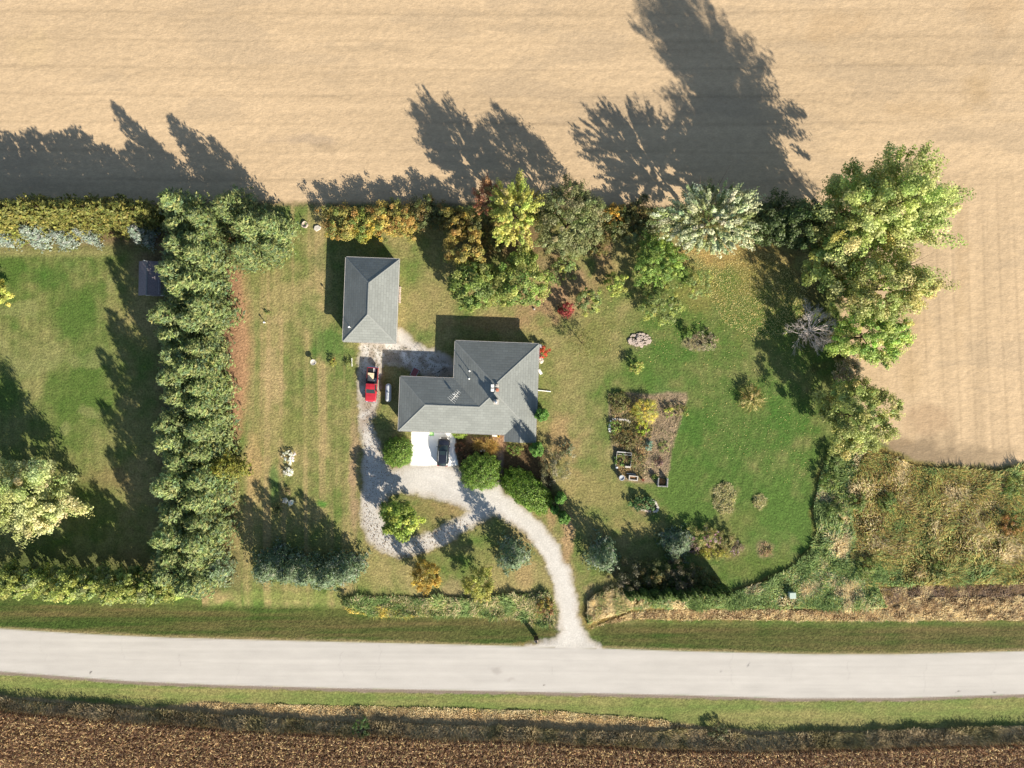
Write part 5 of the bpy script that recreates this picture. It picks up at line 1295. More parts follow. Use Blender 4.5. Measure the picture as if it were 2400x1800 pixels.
# bare tree
def bare_tree(label, u, v, h, r, seed):
    rg = random.Random(seed); mb = MB()
    def rec(p, d, ln, rad, lev):
        q = p + d * ln
        mid = p.lerp(q, .5) + Vector((rg.uniform(-.06, .06), rg.uniform(-.06, .06), rg.uniform(-.02, .06))) * ln
        n = 5 if lev < 2 else 3
        mb.tube(p, mid, rad, rad * .85, n, False); mb.tube(mid, q, rad * .85, rad * .65, n, False)
        if lev >= 4 or ln < .2: return
        for k in range(rg.choice((2, 3, 3)) if lev < 3 else 3):
            nd = (d + Vector((rg.gauss(0, .32), rg.gauss(0, .32), rg.gauss(.03, .16)))).normalized()
            rec(p.lerp(q, rg.uniform(.45, 1.0)), nd, ln * rg.uniform(.55, .85), max(rad * .62, .011), lev + 1)
    mb.tube((0, 0, -.2), (0, 0, h * .3), .2, .16, 9)
    for k in range(22):
        a = 6.283 * k / 22 + rg.uniform(-.2, .2); e = rg.uniform(.1, .9)
        rec(Vector((0, 0, h * rg.uniform(.2, .32))), Vector((math.cos(a) * (1.1 - e * .5), math.sin(a) * (1.1 - e * .5), e)).normalized(), r * .36, .055, 0)
    x, y = P(u, v, h * .5)
    t = thing('bare_tree', label, 'tree', (x, y, 0))
    mb.build('branches', M['greybark'], t)
    return t
bare_tree('leafless grey tree spreading bare twigs in the shade at the right lawn edge', 1908, 772, 7.6, 5.4, 77)

# ------------------------------------------------------------------ shrubs
gold = [(800, 518, 4.2, 3.0, 'golden shrub at the left end of the row behind the garage'), (853, 528, 3.6, 2.6, 'green and gold shrub second from the left behind the garage'), (902, 512, 4.4, 2.9, 'golden shrub third from the left behind the garage'), (942, 522, 3.8, 2.4, 'yellow-green shrub at the right end of the row behind the garage')]
for i, (u, v, h, r, lab) in enumerate(gold):
    bush('golden_shrub', lab, u, v, h, r, PAL_GOLD if i != 1 else [(AF(150, 160, 70), 4), (AF(190, 170, 60), 3), (AF(120, 140, 60), 2)], 860 + i, 5200, .26, 60, .65, group='golden shrubs behind the garage')
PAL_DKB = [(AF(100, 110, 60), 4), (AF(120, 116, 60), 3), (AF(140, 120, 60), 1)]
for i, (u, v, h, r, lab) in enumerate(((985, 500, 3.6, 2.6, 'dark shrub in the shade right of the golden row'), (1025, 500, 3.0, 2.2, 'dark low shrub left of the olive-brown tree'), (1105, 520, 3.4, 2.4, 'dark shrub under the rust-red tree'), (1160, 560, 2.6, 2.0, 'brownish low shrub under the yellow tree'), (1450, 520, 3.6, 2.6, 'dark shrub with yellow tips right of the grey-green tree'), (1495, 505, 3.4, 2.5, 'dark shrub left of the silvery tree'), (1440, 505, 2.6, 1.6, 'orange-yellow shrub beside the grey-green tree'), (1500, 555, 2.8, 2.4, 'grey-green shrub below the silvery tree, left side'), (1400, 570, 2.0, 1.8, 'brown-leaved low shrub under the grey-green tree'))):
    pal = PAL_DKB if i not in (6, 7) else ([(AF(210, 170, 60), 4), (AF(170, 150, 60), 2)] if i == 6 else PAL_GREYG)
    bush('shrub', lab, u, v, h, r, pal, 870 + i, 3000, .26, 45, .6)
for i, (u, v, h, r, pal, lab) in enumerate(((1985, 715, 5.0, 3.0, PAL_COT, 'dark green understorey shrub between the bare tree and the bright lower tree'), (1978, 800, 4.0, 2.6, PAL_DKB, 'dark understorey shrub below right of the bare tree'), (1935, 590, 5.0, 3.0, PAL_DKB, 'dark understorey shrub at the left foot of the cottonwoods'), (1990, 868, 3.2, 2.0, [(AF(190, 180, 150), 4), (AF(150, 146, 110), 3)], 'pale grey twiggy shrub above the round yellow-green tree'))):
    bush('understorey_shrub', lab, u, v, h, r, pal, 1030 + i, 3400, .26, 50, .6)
bush('red_shrub', 'small round red-leaved shrub on the lawn behind the house', 1327, 726, 2.4, 1.15, [(AF(190, 84, 76), 4), (AF(160, 60, 58), 3)], 881, 2600, .17, 45, .3)
bush('red_shrub', 'bright orange-red shrub against the right house wall', 1271, 824, 1.5, .95, [(AF(220, 84, 46), 4), (AF(190, 66, 36), 3)], 882, 1800, .14, 30, .25)
bush('spreading_plant', 'pale low shrub beneath the grey-green tree', 1318, 640, 1.1, 2.4, PAL_PALE, 883, 1500, .18, 40, .4, ry=1.6)
bush('willow_shrub', 'small bright yellow shrub below the stone pile', 1492, 862, 2.0, 1.2, [(AF(206, 206, 110), 4), (AF(170, 176, 86), 3)], 884, 1500, .17, 30, .3, ry=.9)
bush('small_shrub', 'small bright green shrub at the edge of the pale twig patch', 1613, 780, 1.6, .8, PAL_LIME, 885, 800, .16, 20, .25)
bush('twig_shrub', 'pale grey twiggy shrub spread over the lawn left of the bare tree', 1648, 800, 1.3, 2.3, [(AF(178, 166, 138), 4), (AF(150, 140, 112), 3)], 886, 2400, .16, 60, .3, ry=1.6)
bush('loose_shrub', 'loose grey-green shrub right of the front hedge', 1302, 1088, 3.2, 2.3, [(AF(150, 144, 104), 4), (AF(126, 126, 84), 4), (AF(176, 168, 136), 2)], 887, 4200, .17, 60, .5, ry=3.0)
bush('flowering_shrub', 'grey-green mound with stones at the lawn corner near the house', 1328, 1052, .9, 1.2, [(AF(150, 160, 130), 4), (AF(120, 140, 90), 3)], 888, 1100, .14, 24, .25)
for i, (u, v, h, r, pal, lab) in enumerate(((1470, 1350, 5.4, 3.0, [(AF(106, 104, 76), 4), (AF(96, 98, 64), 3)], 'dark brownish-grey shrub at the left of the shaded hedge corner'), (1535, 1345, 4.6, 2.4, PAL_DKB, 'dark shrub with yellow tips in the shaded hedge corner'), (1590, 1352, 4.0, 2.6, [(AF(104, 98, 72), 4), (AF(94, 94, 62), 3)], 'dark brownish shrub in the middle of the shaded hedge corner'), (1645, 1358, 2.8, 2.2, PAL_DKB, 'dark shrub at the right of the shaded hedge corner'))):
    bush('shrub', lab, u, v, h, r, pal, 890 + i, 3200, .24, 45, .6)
for i, (u, v, h, r, ry, pal, nl, lab) in enumerate(((1640, 1255, 2.1, 2.0, 1.6, [(AF(176, 172, 104), 4), (AF(146, 148, 84), 3), (AF(190, 160, 160), 1)], 2600, 'tall olive plants at the left of the pink flower bed'), (1668, 1262, 2.0, 1.5, 1.5, [(AF(170, 160, 90), 4), (AF(206, 160, 176), 2)], 1500, 'pink-topped plants in the middle of the flower bed'), (1702, 1262, 1.9, 1.7, 1.5, [(AF(172, 166, 102), 4), (AF(140, 142, 80), 3)], 2200, 'olive plants at the right of the pink flower bed'), (1728, 1286, 1.1, 1.2, 1.0, [(AF(196, 160, 184), 2), (AF(168, 152, 118), 4)], 1300, 'pink asters at the right tip of the flower bed'), (1625, 1283, 1.2, 1.1, 1.0, [(AF(180, 146, 166), 2), (AF(150, 134, 104), 4)], 1100, 'purple asters at the left tip of the flower bed'), (1672, 1298, 1.0, 2.6, .9, [(AF(190, 186, 70), 4), (AF(150, 158, 66), 3)], 1700, 'yellow-green low plants along the front of the flower bed'))):
    bush('flower_clump', lab, u, v, h, r, pal, 900 + i, nl, .16, 40, .35, ry=ry, cat='flowers', group='flower bed clumps')

# clipped mounds at the drive
def mound(label, u, v, h, a, b, rz, seed, nl, ls=.2, pal=PAL_YEW, pw=2.0, squash=1.0, hc=None, name='clipped_shrub', cat='shrub'):
    x, y = P(u, v, h * .45 if hc is None else hc)
    t = thing(name, label, cat, (x, y, 0), rz)
    e = 2.0 / pw
    def sup(d):
        q = d / (np.abs(d) ** pw).sum(-1, keepdims=True) ** (1 / pw)
        return q * np.array([a, b, h])
    vv, ff, cc = clipped(seed, sup, nl, ls, pal)
    np_mesh('foliage', vv, ff, cc, M['foliage'], t)
    mb = MB(); mb.lathe([(0.01, h * .8), (.55, h * .7), (.72, h * .4), (.7, 0.02)], (0, 0, 0), 14)
    mb.v = [(p[0] * a, p[1] * b, p[2]) for p in mb.v]
    mb.build('twig_core', M['bark'], t, smooth=True)
    return t
mound('bright green clipped dome beside the white concrete pad', 931, 1060, 3.2, 2.35, 2.4, 0, 911, 8000, .21, pw=2.4)
mound('large squarish clipped green mound between pad and walkway', 1126, 1106, 3.1, 3.05, 2.85, 0, 912, 12000, .22, pw=3.0)
mound('long clipped green hedge right of the walkway', 1236, 1150, 2.9, 4.6, 2.45, math.radians(-38), 913, 15000, .22, pw=2.8)
mound('half-round clipped green shrub under the front eave', 1076, 1012, 1.5, 1.35, 1.2, 0, 914, 2600, .14, [(AF(170, 196, 70), 4), (AF(140, 172, 56), 3)])

# upright topiary columns
def column(label, u, v, h, r, seed, group=None, pal=PAL_TOPI, nl=4600, name='column_conifer'):
    x, y = P(u, v, h * .55)
    t = thing(name, label, 'conifer', (x, y, GZ(x, y)), 0, group)
    rng = np.random.default_rng(seed)
    vv_, ff_, cc_ = [], [], []
    nb = 0
    core = MB()
    np_l = 7
    for k in range(np_l):                                # knobbly upright plumes
        a = k * 6.283 / (np_l - 1) + rng.uniform(-.3, .3); q = r * (.0 if k == 0 else rng.uniform(.5, .72)); hh = h * (1 if k == 0 else rng.uniform(.62, .95))
        rr = r * rng.uniform(.34, .44)
        v_, f_, c_ = clipped(seed * 10 + k, lambda d, rr=rr, hh=hh: d * np.array([rr, rr, hh * .5]), nl // np_l, .19, pal, .2, .15, .1, 0.0)
        f2 = np.random.default_rng(seed + k).random(len(f_)) < .5
        v4 = v_.reshape(-1, 4, 3).copy()
        v4[f2, :, 2] *= -1
        v4[:, :, 2] += hh * .5
        v4 += np.array([math.cos(a) * q, math.sin(a) * q, 0.05])
        vv_.append(v4.reshape(-1, 3)); ff_.append(f_ + nb); cc_.append(c_); nb += len(v_)
        core.lathe([(.01, 0), (rr * .5, hh * .1), (rr * .8, hh * .45), (rr * .6, hh * .75), (rr * .2, hh * .93), (.01, hh * .95)], (math.cos(a) * q, math.sin(a) * q, 0.02), 8)
    core.build('stems_or_core', M['bark'], t, smooth=True)  # solid inner cores, added to block light so the columns cast full shadows
    V_ = np.concatenate(vv_); V_[:, 2] = np.maximum(V_[:, 2], .04)
    np_mesh('foliage', V_, np.concatenate(ff_), np.concatenate(cc_), M['foliage'], t)
    return t
tg = 'narrow green columns by house and hedge'
column('narrow green column against the right side of the house', 1270, 972, 7.0, 1.15, 921, tg)
column('narrow green column at the front right corner of the house', 1258, 1054, 7.0, 1.25, 922, tg)
column('narrow green column nearest the house at the end of the front hedge', 1314, 1168, 4.6, .95, 923, tg)
column('small green column touching the lower end of the front hedge', 1300, 1196, 3.0, .75, 924, tg, nl=2400)
column('narrow green column closest to the drive at the end of the front hedge', 1322, 1214, 4.8, .95, 925, tg)
ag = 'dark narrow arborvitae in the hedge row above the right verge'
arb = None
for i in range(16):
    u = 1478 + i * 14.6 + (8 if i > 11 else 0); v = 1392 + (3 if i % 2 else 0) + (-4 if i > 11 else 0)
    lab = 'dark narrow arborvitae, %s from the left in the hedge row above the right verge' % ordn(i)
    if arb is None:
        arb = column(lab, u, v, 6.6, .82, 931, ag, PAL_ARB, 5200, 'arborvitae')
    else:
        x, y = P(u, v, 3.4); s = rg.uniform(.82, 1.06) * (.8 if i in (0, 1, 11) else 1)
        dup(arb, (x, y, GZ(x, y)), i * 1.7, (1, 1, s), lab)

# ornamental grasses and small plants built from blades
def blades(rng, pts, z, hh, ww, lean, cols, flow=None):
    n = len(pts)
    a = rng.random(n) * 6.283
    tx, ty = np.cos(a), np.sin(a)
    la = rng.random(n) * 6.283 if flow is None else flow + rng.normal(0, .55, n)
    lx, ly = np.cos(la) * lean, np.sin(la) * lean
    b0 = np.stack([pts[:, 0] - tx * ww / 2, pts[:, 1] - ty * ww / 2, z - .03], 1)
    b1 = np.stack([pts[:, 0] + tx * ww / 2, pts[:, 1] + ty * ww / 2, z - .03], 1)
    mx = np.stack([pts[:, 0] + lx * .4 + tx * ww * .45, pts[:, 1] + ly * .4 + ty * ww * .45, z + hh * .65], 1)
    mn = np.stack([pts[:, 0] + lx * .4 - tx * ww * .45, pts[:, 1] + ly * .4 - ty * ww * .45, z + hh * .65], 1)
    tp = np.stack([pts[:, 0] + lx + tx * ww * .1, pts[:, 1] + ly + ty * ww * .1, z + hh], 1)
    tq = np.stack([pts[:, 0] + lx - tx * ww * .1, pts[:, 1] + ly - ty * ww * .1, z + hh], 1)
    v = np.stack([b0, b1, mx, mn, tp, tq], 1).reshape(-1, 3)
    b = np.arange(n)[:, None] * 6
    f = np.concatenate([b + np.array([[0, 1, 2, 3]]), b + np.array([[3, 2, 4, 5]])], 0)
    return v, f, np.concatenate([cols, cols], 0)

def poly_pts(rng, poly, n):
    pw = np.array(W2(poly)); lo, hi = pw.min(0), pw.max(0)
    out = []; tot = 0
    while tot < n:
        q = lo + rng.random((n * 2, 2)) * (hi - lo)
        q = q[sdist(q[:, 0], q[:, 1], pw) > 0]
        out.append(q); tot += len(q)
    return np.concatenate(out)[:n]

def grass_clump(name, label, u, v, h, r, pal, seed, n, cat='grass clump', w=.06, spread=1.0, group=None):
    rng = np.random.default_rng(seed)
    x, y = P(u, v, h * .3)
    a = rng.random(n) * 6.283; q = r * .45 * np.sqrt(rng.random(n))
    pts = np.stack([np.cos(a) * q, np.sin(a) * q], 1)
    hh = h * (.6 + .5 * rng.random(n))
    vv, ff, cc = blades(rng, pts, np.zeros(n), hh, np.full(n, w), r * .7 * spread * rng.random(n), pick_cols(rng, n, pal))
    # lean outwards from the middle
    v6 = vv.reshape(-1, 6, 3)
    o = norm(np.concatenate([pts, np.zeros((n, 1))], 1)) * (r * .45 * rng.random((n, 1)))
    v6[:, 2:4] += o[:, None] * .5; v6[:, 4:6] += o[:, None] * 1.2
    ob = np_mesh(name, v6.reshape(-1, 3), ff, cc, M['dry'])
    ob.location = (x, y, GZ(x, y))
    return tag(ob, label, cat, group)

GRASSY = [(AW(176, 170, 118), 4), (AW(146, 148, 92), 4), (AW(200, 190, 146), 2)]
bush('ornamental_grass', 'large tufted ornamental grass on the right lawn', 1762, 934, 1.7, 1.9, [(AW(160, 150, 84), 4), (AW(186, 170, 110), 3), (AW(116, 122, 62), 3)], 941, 3200, .3, 60, .35, cat='grass clump', stems_or_core=False, stretch=2.4, lobe=.3, aspect=.22)
grass_clump('ornamental_grass', 'golden ornamental grass in the front bed beside the walkway', 1150, 1046, 1.2, 1.5, [(AW(190, 160, 84), 4), (AW(160, 136, 70), 3)], 942, 900)
grass_clump('ornamental_grass', 'golden ornamental grass in the front bed, left one', 1122, 1042, 1.0, 1.1, [(AW(180, 150, 80), 4), (AW(150, 130, 60), 3)], 943, 600)
bush('asparagus_patch', 'round feathery yellow-green asparagus clump in the vegetable garden', 1512, 965, 1.7, 2.0, [(AW(206, 190, 66), 4), (AW(176, 178, 70), 4), (AW(140, 158, 76), 2)], 944, 8000, .11, 130, .35, cat='plant', stems_or_core=False, stretch=1.6, lobe=.1)
for i, (u, v, h, r, pal, nl, lab) in enumerate(((1568, 966, 1.1, .8, [(AF(196, 200, 90), 4), (AF(150, 170, 66), 3)], 420, 'leafy yellow-green plant beside the bare strip of the vegetable garden'), (1598, 960, .9, 1.0, [(AF(170, 164, 84), 4), (AF(130, 140, 66), 3)], 380, 'olive plant at the right edge of the vegetable garden'), (1442, 1000, .9, 1.0, PAL_LIME, 520, 'green plants within the white stone edging of the vegetable garden'), (1504, 1005, .9, 1.1, [(AF(176, 196, 56), 4), (AF(140, 166, 46), 3)], 560, 'bright yellow-green pepper plants below the feathery clump'), (1518, 1045, .7, .8, [(AF(150, 180, 165), 4), (AF(116, 150, 130), 3)], 360, 'blue-green cabbage plants in the vegetable garden'), (1556, 1048, .6, .9, PAL_PALE, 260, 'small green plants right of the blue-green cabbages'), (1535, 1118, .7, .5, PAL_LIME, 200, 'small green plant left of the compost bin'), (1490, 1075, 1.0, 1.1, [(AF(120, 126, 70), 4), (AF(96, 106, 56), 3)], 420, 'dark olive plants right of the raised bed'), (1452, 1077, .7, 1.0, [(AF(106, 140, 66), 4), (AF(140, 166, 70), 2)], 520, 'green plants inside the white raised bed'), (1545, 1082, .4, .6, [(AF(120, 90, 96), 4), (AF(140, 110, 90), 3)], 200, 'dark purple plant on the lower garden soil'))):
    bush('garden_plant', lab, u, v, h, r, pal, 950 + i, nl, .2, 20, .28, cat='plant', stems_or_core=False, group='vegetable garden plants')
bush('bean_plants', 'broad patch of olive plants at the top left of the vegetable garden', 1453, 942, .7, 1.7, [(AF(140, 140, 80), 4), (AF(116, 126, 66), 3), (AF(180, 170, 110), 1)], 961, 2600, .16, 70, .35, ry=1.5, cat='plant', stems_or_core=False)
bush('bean_plants', 'broad patch of olive plants left of the middle of the vegetable garden', 1468, 1025, .6, 2.3, [(AF(136, 130, 76), 4), (AF(116, 120, 66), 3), (AF(180, 146, 80), 1)], 962, 2800, .16, 80, .35, ry=1.6, cat='plant', stems_or_core=False)
bush('hosta_clump', 'dense dark green plant in the stone-edged island bed', 1508, 1180, 1.3, 1.9, [(AF(110, 146, 86), 4), (AF(84, 120, 66), 4)], 963, 1500, .26, 50, .35, ry=1.0, cat='plant', stems_or_core=False)
for i, (u, v, r, ry, lab) in enumerate(((1698, 1168, 2.0, 2.7, 'large oval island of pale unmown grass on the right lawn'), (1780, 1176, 1.1, 1.5, 'small oval island of unmown grass right of the large one'), (1793, 1290, 1.1, 1.1, 'small brownish clump of unmown grass near the curved meadow edge'))):
    rng = np.random.default_rng(970 + i); n = int(900 * r * ry)
    a = rng.random(n) * 6.283; q = np.sqrt(rng.random(n)); pts = np.stack([np.cos(a) * q * r, np.sin(a) * q * ry], 1)
    hz = fbm(pts[:, 0] + i * 9, pts[:, 1], .7, .7, 1400, 2); kp = (np.hypot(pts[:, 0] / r, pts[:, 1] / ry) < .82 + .5 * (fbm(pts[:, 0] + i * 5, pts[:, 1], .9, .9, 1410, 2) - .3)); pts = pts[kp]; hz = hz[kp]; n = len(pts)
    vv, ff, cc = blades(rng, pts, np.zeros(n), .05 + .5 * np.clip(hz - .2, 0, 1) * (.5 + rng.random(n)), np.full(n, .1), .5 * rng.random(n), pick_cols(rng, n, GRASSY if i < 2 else [(AW(170, 140, 110), 4), (AW(150, 150, 90), 3)]))
    ob = np_mesh('grass_island', vv, ff, cc, M['dry']); x, y = P(u, v); ob.location = (x, y, 0)
    tag(ob, lab, 'grass clump', 'unmown islands on the right lawn')
# white asters in the left lawn
for i, (u, v, h, r, nl, lab) in enumerate(((676, 1072, .9, .95, 1100, 'largest white-flowering clump on the middle lawn'), (676, 1106, .8, .75, 800, 'white-flowering clump just below the largest one'), (668, 1173, .5, .35, 260, 'small white flowers at the tip of the spruce shadow, left clump'), (682, 1178, .5, .4, 300, 'small white flowers at the tip of the spruce shadow, right clump'))):
    bush('white_flowers', lab, u, v, h, r, [(np.array([.5, .5, .46]), 6), (AF(180, 180, 140), 1)], 981 + i, int(nl * 1.3), .13, 24, .25, cat='flowers', upb=1.2, group='white-flowering clumps on the middle lawn')
bush('dry_perennial', 'brownish dry perennial between the white flower clumps', 672, 1152, .8, .6, [(AF(150, 130, 96), 4), (AF(130, 130, 80), 3)], 986, 500, .15, 20, .2, cat='flowers')
bush('dry_perennial', 'greenish dry perennial left of the small white flowers', 650, 1190, .9, .9, [(AF(150, 146, 96), 4), (AF(126, 136, 80), 3)], 987, 700, .15, 24, .25, cat='flowers')
bush('small_shrub', 'tiny yellow-green potted shrub on the lawn left of the pickup', 780, 848, .9, .65, [(AF(190, 190, 80), 4), (AF(140, 140, 60), 3), (AF(180, 120, 70), 1)], 988, 500, .14, 20, .2)
bush('small_shrub', 'tiny green shrub beside the little white picket fence', 814, 851, .6, .6, PAL_PALE, 989, 360, .14, 18, .2)
bush('small_shrub', 'faint green shrublet near the white-topped post on the middle lawn', 625, 734, .5, .4, PAL_PALE, 990, 160, .14, 10, .15)
bush('front_plants', 'green plants below the front gable', 1205, 1055, .6, 1.3, PAL_LIME, 991, 700, .16, 30, .3, ry=.9, cat='plant', stems_or_core=False)
bush('brown_shrub', 'rusty brown shrub in the shade beside the concrete pad', 1078, 1048, 1.1, .8, [(AF(150, 100, 70), 4), (AF(120, 90, 60), 3)], 992, 900, .15, 26, .25)
bush('brown_shrub', 'low brown shrub in the shaded front bed', 1092, 1072, 1.0, 1.0, [(AF(130, 96, 66), 4), (AF(110, 90, 60), 3)], 993, 900, .15, 26, .25)
bush('ditch_shrub', 'rust and green shrub in the ditch grass beside the drive', 1275, 1425, 1.8, 1.5, [(AF(160, 120, 76), 4), (AF(150, 140, 70), 3), (AF(196, 176, 66), 2)], 994, 2000, .17, 36, .35)
bush('ditch_shrub', 'small dark shrub at the left end of the ditch grass', 813, 1412, 1.6, .9, [(AF(100, 120, 60), 4)], 995, 900, .17, 20, .25)
bush('ditch_shrub', 'green shrub in the tall dry grass below the road', 846, 1708, 1.4, 1.4, [(AF(96, 130, 66), 4), (AF(120, 140, 76), 2)], 996, 1500, .18, 30, .35)
bush('ditch_shrub', 'dark thin shrub at the right part of the tall dry grass below the road', 1685, 1722, 1.6, 2.0, [(AF(110, 116, 76), 4), (AF(130, 120, 90), 2)], 997, 1700, .18, 36, .4, ry=1.4)
bush('meadow_shrub', 'dark green shrub at the meadow edge below the round tree', 1958, 1075, 1.9, 1.6, [(AF(106, 130, 60), 4), (AF(130, 146, 76), 3)], 998, 1900, .2, 36, .4)
for i, (u, v, h, r, lab) in enumerate(((1945, 1130, 1.9, 1.5, 'green weedy shrub on the curved meadow edge, upper one'), (1960, 1200, 1.7, 1.6, 'yellow-green weedy shrub on the curved meadow edge, lower one'), (2010, 1175, 1.9, 1.5, 'green weedy shrub inside the meadow behind the curved edge'), (2030, 1330, 1.7, 1.5, 'dark green weedy shrub in the lower meadow'), (2200, 1340, 1.3, 1.4, 'bright green weedy shrub in the lower right meadow'), (2370, 1230, 1.6, 1.7, 'brownish shrub at the right edge of the meadow'), (2370, 1140, 1.4, 1.6, 'green shrub at the upper right corner of the meadow'), (2080, 1180, 1.4, 1.3, 'dark weedy shrub in the upper meadow'))):
    bush('meadow_shrub', lab, u, v, h, r, [(AF(116, 140, 66), 4), (AF(146, 158, 80), 3)] if i not in (5,) else [(AF(170, 130, 70), 4), (AF(140, 120, 60), 2)], 1000 + i, 1500, .2, 32, .4)

# ------------------------------------------------------------------ rough vegetation (uncountable)
def patch(name, label, poly, n, hr, wr, lean, pals, seed, nscale=4.0, leaf=0.0, cat='grass', squash=1.0):
    rng = np.random.default_rng(seed)
    pts = poly_pts(rng, poly, n)
    z = gz(pts[:, 0], pts[:, 1])
    nz = fbm(pts[:, 0], pts[:, 1], nscale, nscale, seed + 7, 3)
    hz = fbm(pts[:, 0], pts[:, 1], nscale * .7, nscale * .7, seed + 19, 3)
    hh = (hr[0] + (hr[1] - hr[0]) * np.clip((hz - .3) * 2.5, 0, 1)) * (.6 + .6 * rng.random(n))
    k = np.clip(((nz - .3) * 2.5 + rng.normal(0, .16, n)), 0, .999) * len(pals)
    k = k.astype(int)
    cols = np.array(pals)[k] * (1 + rng.normal(0, .2, (n, 1))).clip(.4, 1.8)
    nb = int(n * (1 - leaf))
    vv, ff, cc = blades(rng, pts[:nb], z[:nb], hh[:nb], rng.uniform(wr[0], wr[1], nb), hh[:nb] * lean * (.4 + rng.random(nb)), cols[:nb], fbm(pts[:nb, 0], pts[:nb, 1], 7, 7, seed + 31, 2) * 12.5)
    if leaf:
        m = n - nb
        pos = np.concatenate([pts[nb:], (z[nb:] + hh[nb:] * rng.random(m) ** .5)[:, None]], 1)
        v2, f2 = quads(pos, norm(rdir(rng, m) + np.array([0, 0, .9])), rdir(rng, m), rng.uniform(.12, .28, m), rng.uniform(.08, .16, m))
        ff = np.concatenate([ff, f2 + len(vv)]); vv = np.concatenate([vv, v2]); cc = np.concatenate([cc, cols[nb:]])
    o = np_mesh(name, vv, ff, cc.clip(.003, .7), M['dry'])
    return tag(o, label, cat, None, 'stuff')

GRN, YGR, TAN, BRN, GLD, DGR = AW(132, 156, 92), AW(164, 170, 96), AW(206, 190, 148), AW(140, 118, 84), AW(186, 166, 96), AW(110, 132, 74)
patch('meadow_weeds', 'tall golden and brown weeds filling the meadow at right', [(2035, 1052), (2090, 1068), (2150, 1092), (2240, 1098), (2330, 1104), (2400, 1094), (2560, 1090), (2560, 1370), (2250, 1368), (2100, 1375), (2010, 1370), (1990, 1300), (1985, 1180), (2000, 1100)], 62000, (.3, 1.0), (.08, .16), 1.0, [GRN, GLD, AW(162, 152, 88), YGR, AW(184, 164, 96), GRN, AW(168, 150, 86), BRN, GLD, YGR, TAN], 1101, 4.5, .45, 'weeds')
patch('green_weeds', 'tall green weeds along the curved meadow edge', [(1950, 1050), (2030, 1040), (2010, 1100), (1995, 1180), (2000, 1300), (2060, 1380), (2080, 1425), (1600, 1428), (1490, 1425), (1500, 1402), (1640, 1398), (1720, 1384), (1790, 1362), (1850, 1330), (1895, 1292), (1913, 1250), (1905, 1200), (1917, 1125), (1932, 1084)], 42000, (.3, .9), (.08, .14), 1.0, [DGR, GRN, GRN, YGR, AW(130, 160, 110), TAN], 1102, 3.0, .5, 'weeds')
patch('dead_grass', 'strip of tan dead grass above the right verge', [(1385, 1474), (1480, 1438), (1600, 1430), (2080, 1430), (2140, 1400), (2560, 1395), (2560, 1456), (1900, 1458), (1500, 1454), (1420, 1464)], 24000, (.15, .45), (.06, .12), .9, [TAN, AW(190, 168, 130), AW(170, 146, 112), BRN, AW(214, 196, 154)], 1103, 1.6)
patch('mown_stubble', 'grey-brown mown strip under the meadow at right', [(2060, 1378), (2250, 1370), (2560, 1366), (2560, 1398), (2140, 1402), (2080, 1420)], 7000, (.1, .3), (.05, .09), .9, [BRN, AW(150, 130, 116), AW(130, 112, 98), TAN], 1104, 2.0)
patch('ditch_grass', 'rough grass and weeds filling the ditch left of the drive', DITCH, 19000, (.4, 1.05), (.07, .13), .9, [GRN, YGR, TAN, DGR, TAN, GRN], 1105, 2.4, .3, 'weeds')
patch('goldenrod', 'yellow goldenrod along the lower left edge of the ditch grass', [(810, 1415), (850, 1414), (930, 1430), (980, 1446), (945, 1450), (870, 1446), (815, 1438)], 2600, (.4, .8), (.06, .1), .9, [AW(206, 186, 84), AW(180, 172, 84), YGR, GRN], 1106, 1.5, .6, 'weeds')
patch('grass_mound', 'rounded mound of tall tan grass right of the drive', [(1375, 1408), (1400, 1388), (1450, 1386), (1488, 1400), (1492, 1424), (1470, 1436), (1400, 1456), (1376, 1462)], 9000, (.6, 1.1), (.06, .1), .8, [TAN, TAN, AW(190, 170, 120), GRN, AW(170, 160, 110)], 1107, 1.8, .1)
ctl = lambda off: [(u, float(interp(CORN_T[0], CORN_T[1], u)) + off) for u in range(-150, 2551, 90)]
patch('tall_dry_grass', 'band of tall dry grass between the south verge and the corn', [(u, float(np.interp(u, [-200, 0, 300, 480, 800, 1150, 1500, 1600, 1750, 2000, 2400, 2600], [1628, 1638, 1662, 1674, 1692, 1702, 1720, 1708, 1724, 1718, 1702, 1694]))) for u in range(-150, 2551, 60)] + ctl(-1)[::-1], 52000, (.35, .75), (.06, .11), 1.0, [AW(180, 162, 126), AW(160, 146, 110), AW(200, 180, 136), AW(150, 140, 96)], 1108, 3.0)
patch('short_dry_grass', 'flattened pale grass strip below the south verge', [(470, 1650), (800, 1656), (1300, 1668), (1560, 1690), (1620, 1712), (1300, 1692), (800, 1680), (470, 1662)], 14000, (.1, .3), (.06, .12), 1.0, [TAN, AW(190, 166, 122), AW(206, 186, 140)], 1109, 2.0)
for nm, lab, poly, n in (('field_edge_weeds', 'dark weeds along the field edge behind the shrubs', [(760, 480), (1960, 494), (1960, 520), (1500, 540), (760, 500)], 12000),):
    patch(nm, lab, poly, n, (.3, .9), (.06, .1), .6, [DGR, AW(110, 110, 60), BRN, GRN], 1110, 3.0, .4, 'weeds')
patch('garden_greens', 'low olive plants and straw covering the left half of the vegetable garden', [(1430, 928), (1492, 924), (1500, 985), (1530, 1000), (1520, 1060), (1500, 1125), (1450, 1122), (1440, 1060), (1434, 990)], 4200, (.08, .38), (.06, .12), 1.0, [AW(130, 130, 80), AW(160, 146, 96), AW(112, 120, 66), AW(176, 150, 100)], 1111, 1.6, .4, 'plants')
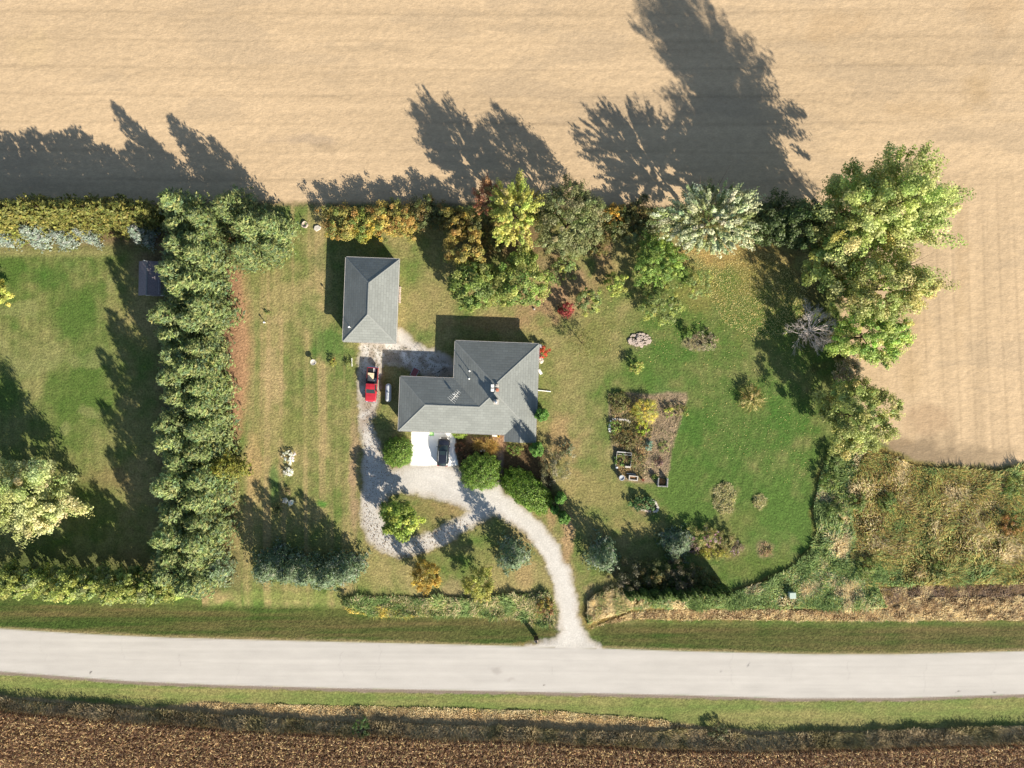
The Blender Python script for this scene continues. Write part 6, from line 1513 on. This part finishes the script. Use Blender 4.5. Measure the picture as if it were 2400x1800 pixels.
patch('garden_straw', 'dry straw and stalks on the bare right half of the vegetable garden', [(1535, 928), (1606, 924), (1598, 990), (1575, 1060), (1566, 1118), (1505, 1122), (1525, 1060), (1535, 1000)], 3600, (.03, .2), (.04, .09), 1.4, [AW(186, 168, 136), AW(150, 134, 104), AW(130, 136, 86), AW(206, 188, 150)], 1112, 1.2, 0, 'straw')
# needles and leaves on the ground
def litter(name, label, poly, n, sz, pals, seed, cat='leaves'):
    rng = np.random.default_rng(seed)
    pts = poly_pts(rng, poly, n)
    pos = np.concatenate([pts, (gz(pts[:, 0], pts[:, 1]) + .055 + .02 * rng.random(n))[:, None]], 1)
    s = sz * (.6 + .8 * rng.random(n))
    v, f = quads(pos, norm(rng.normal(0, .25, (n, 3)) + np.array([0, 0, 1])), rdir(rng, n), s, s * .7)
    o = np_mesh(name, v, f, (np.array(pals)[rng.integers(0, len(pals), n)] * (1 + rng.normal(0, .15, (n, 1)))).clip(.005, .8), M['dry'])
    return tag(o, label, cat, None, 'stuff')
YL = [A(236, 222, 160), A(226, 200, 126), A(214, 202, 140)]
litter('fallen_leaves', 'yellow fallen leaves thick on the grass below the silvery tree', [(1560, 590), (1660, 560), (1830, 600), (1900, 680), (1880, 780), (1780, 800), (1700, 760), (1640, 660)], 6500, .125, YL, 1201)
litter('scattered_leaves', 'scattered yellow leaves across the right lawn', [(1400, 700), (1600, 600), (1900, 700), (1930, 950), (1880, 1150), (1650, 1050), (1640, 860), (1420, 840)], 1900, .115, YL, 1202)
litter('brown_leaves', 'dark leaf litter scattered on the gravel loop', [(850, 940), (888, 940), (876, 985), (905, 1090), (940, 1105), (935, 1150), (890, 1190), (860, 1180), (850, 1060)], 800, .12, [A(110, 84, 62), A(130, 104, 74), A(90, 74, 56)], 1203)
litter('gravel_weeds', 'dark tufts and litter on the gravel behind the house', [(850, 805), (920, 810), (1000, 820), (1055, 850), (1055, 880), (960, 872), (900, 850), (860, 900), (845, 900)], 520, .15, [A(90, 96, 60), A(110, 100, 76), A(70, 84, 50)], 1204)
litter('loop_edge_leaves', 'brown leaves along the edges of the gravel loop', [(850, 1180), (860, 1180), (900, 1240), (960, 1270), (1080, 1215), (1110, 1228), (1000, 1292), (940, 1310), (880, 1280), (852, 1230)], 700, .15, [A(120, 96, 70), A(150, 126, 92), A(100, 84, 60)], 1205)

# corn: standing dry stalks
def corn():
    rng = np.random.default_rng(1301)
    V_, F_, C_ = [], [], []; nb = 0
    us = np.arange(-98, 98, .2)
    stalk_p = []
    for rrow in range(13):
        x = us + rng.normal(0, .03, len(us)); u = x / S + 1200
        y = (900 - interp(CORN_T[0], CORN_T[1], u)) * S - .15 - rrow * .76 + rng.normal(0, .05, len(us))
        stalk_p.append(np.stack([x, y], 1))
    p = np.concatenate(stalk_p); p = p[p[:, 1] > -71.5]
    n = len(p); z = gz(p[:, 0], p[:, 1]); hh = rng.uniform(1.7, 2.4, n)
    cols = pick_cols(rng, n, [(AW(176, 140, 96), 3), (AW(150, 104, 70), 4), (AW(120, 78, 52), 3)])
    vv, ff, cc = blades(rng, p, z, hh, np.full(n, .045), .2 * rng.random(n), cols)
    V_.append(vv); F_.append(ff); C_.append(cc); nb += len(vv)
    for k in range(6):
        a = rng.random(n) * 6.283; o = np.stack([np.cos(a), np.sin(a)], 1)
        zz = z + hh * rng.uniform(.35, .98, n)
        L = rng.uniform(.3, .62, n); w = rng.uniform(.05, .085, n)
        t = np.stack([-o[:, 1], o[:, 0]], 1)
        st = p; mid = p + o * (L * .5)[:, None]; end = p + o * L[:, None]
        zm = zz + L * rng.uniform(.05, .35, n); ze = zz - L * rng.uniform(0, .7, n)
        def ring(c, zc, wd): return [np.concatenate([c - t * wd[:, None], zc[:, None]], 1), np.concatenate([c + t * wd[:, None], zc[:, None]], 1)]
        r0 = ring(st, zz, w * .5); r1 = ring(mid, zm, w * .6); r2 = ring(end, ze, w * .15)
        v = np.stack([r0[0], r0[1], r1[1], r1[0], r2[1], r2[0]], 1).reshape(-1, 3)
        b = np.arange(n)[:, None] * 6
        f = np.concatenate([b + np.array([[0, 1, 2, 3]]), b + np.array([[3, 2, 4, 5]])], 0)
        c = pick_cols(rng, n, [(AW(214, 186, 130), 3), (AW(158, 126, 88), 4), (AW(112, 86, 64), 5), (AW(84, 66, 50), 4)], .2)
        V_.append(v); F_.append(f + nb); C_.append(np.concatenate([c, c])); nb += len(v)
    o = np_mesh('corn', np.concatenate(V_), np.concatenate(F_), np.concatenate(C_).clip(.003, .7), M['dry'])
    tag(o, 'standing dry brown corn along the bottom edge', 'corn', None, 'stuff')
corn()
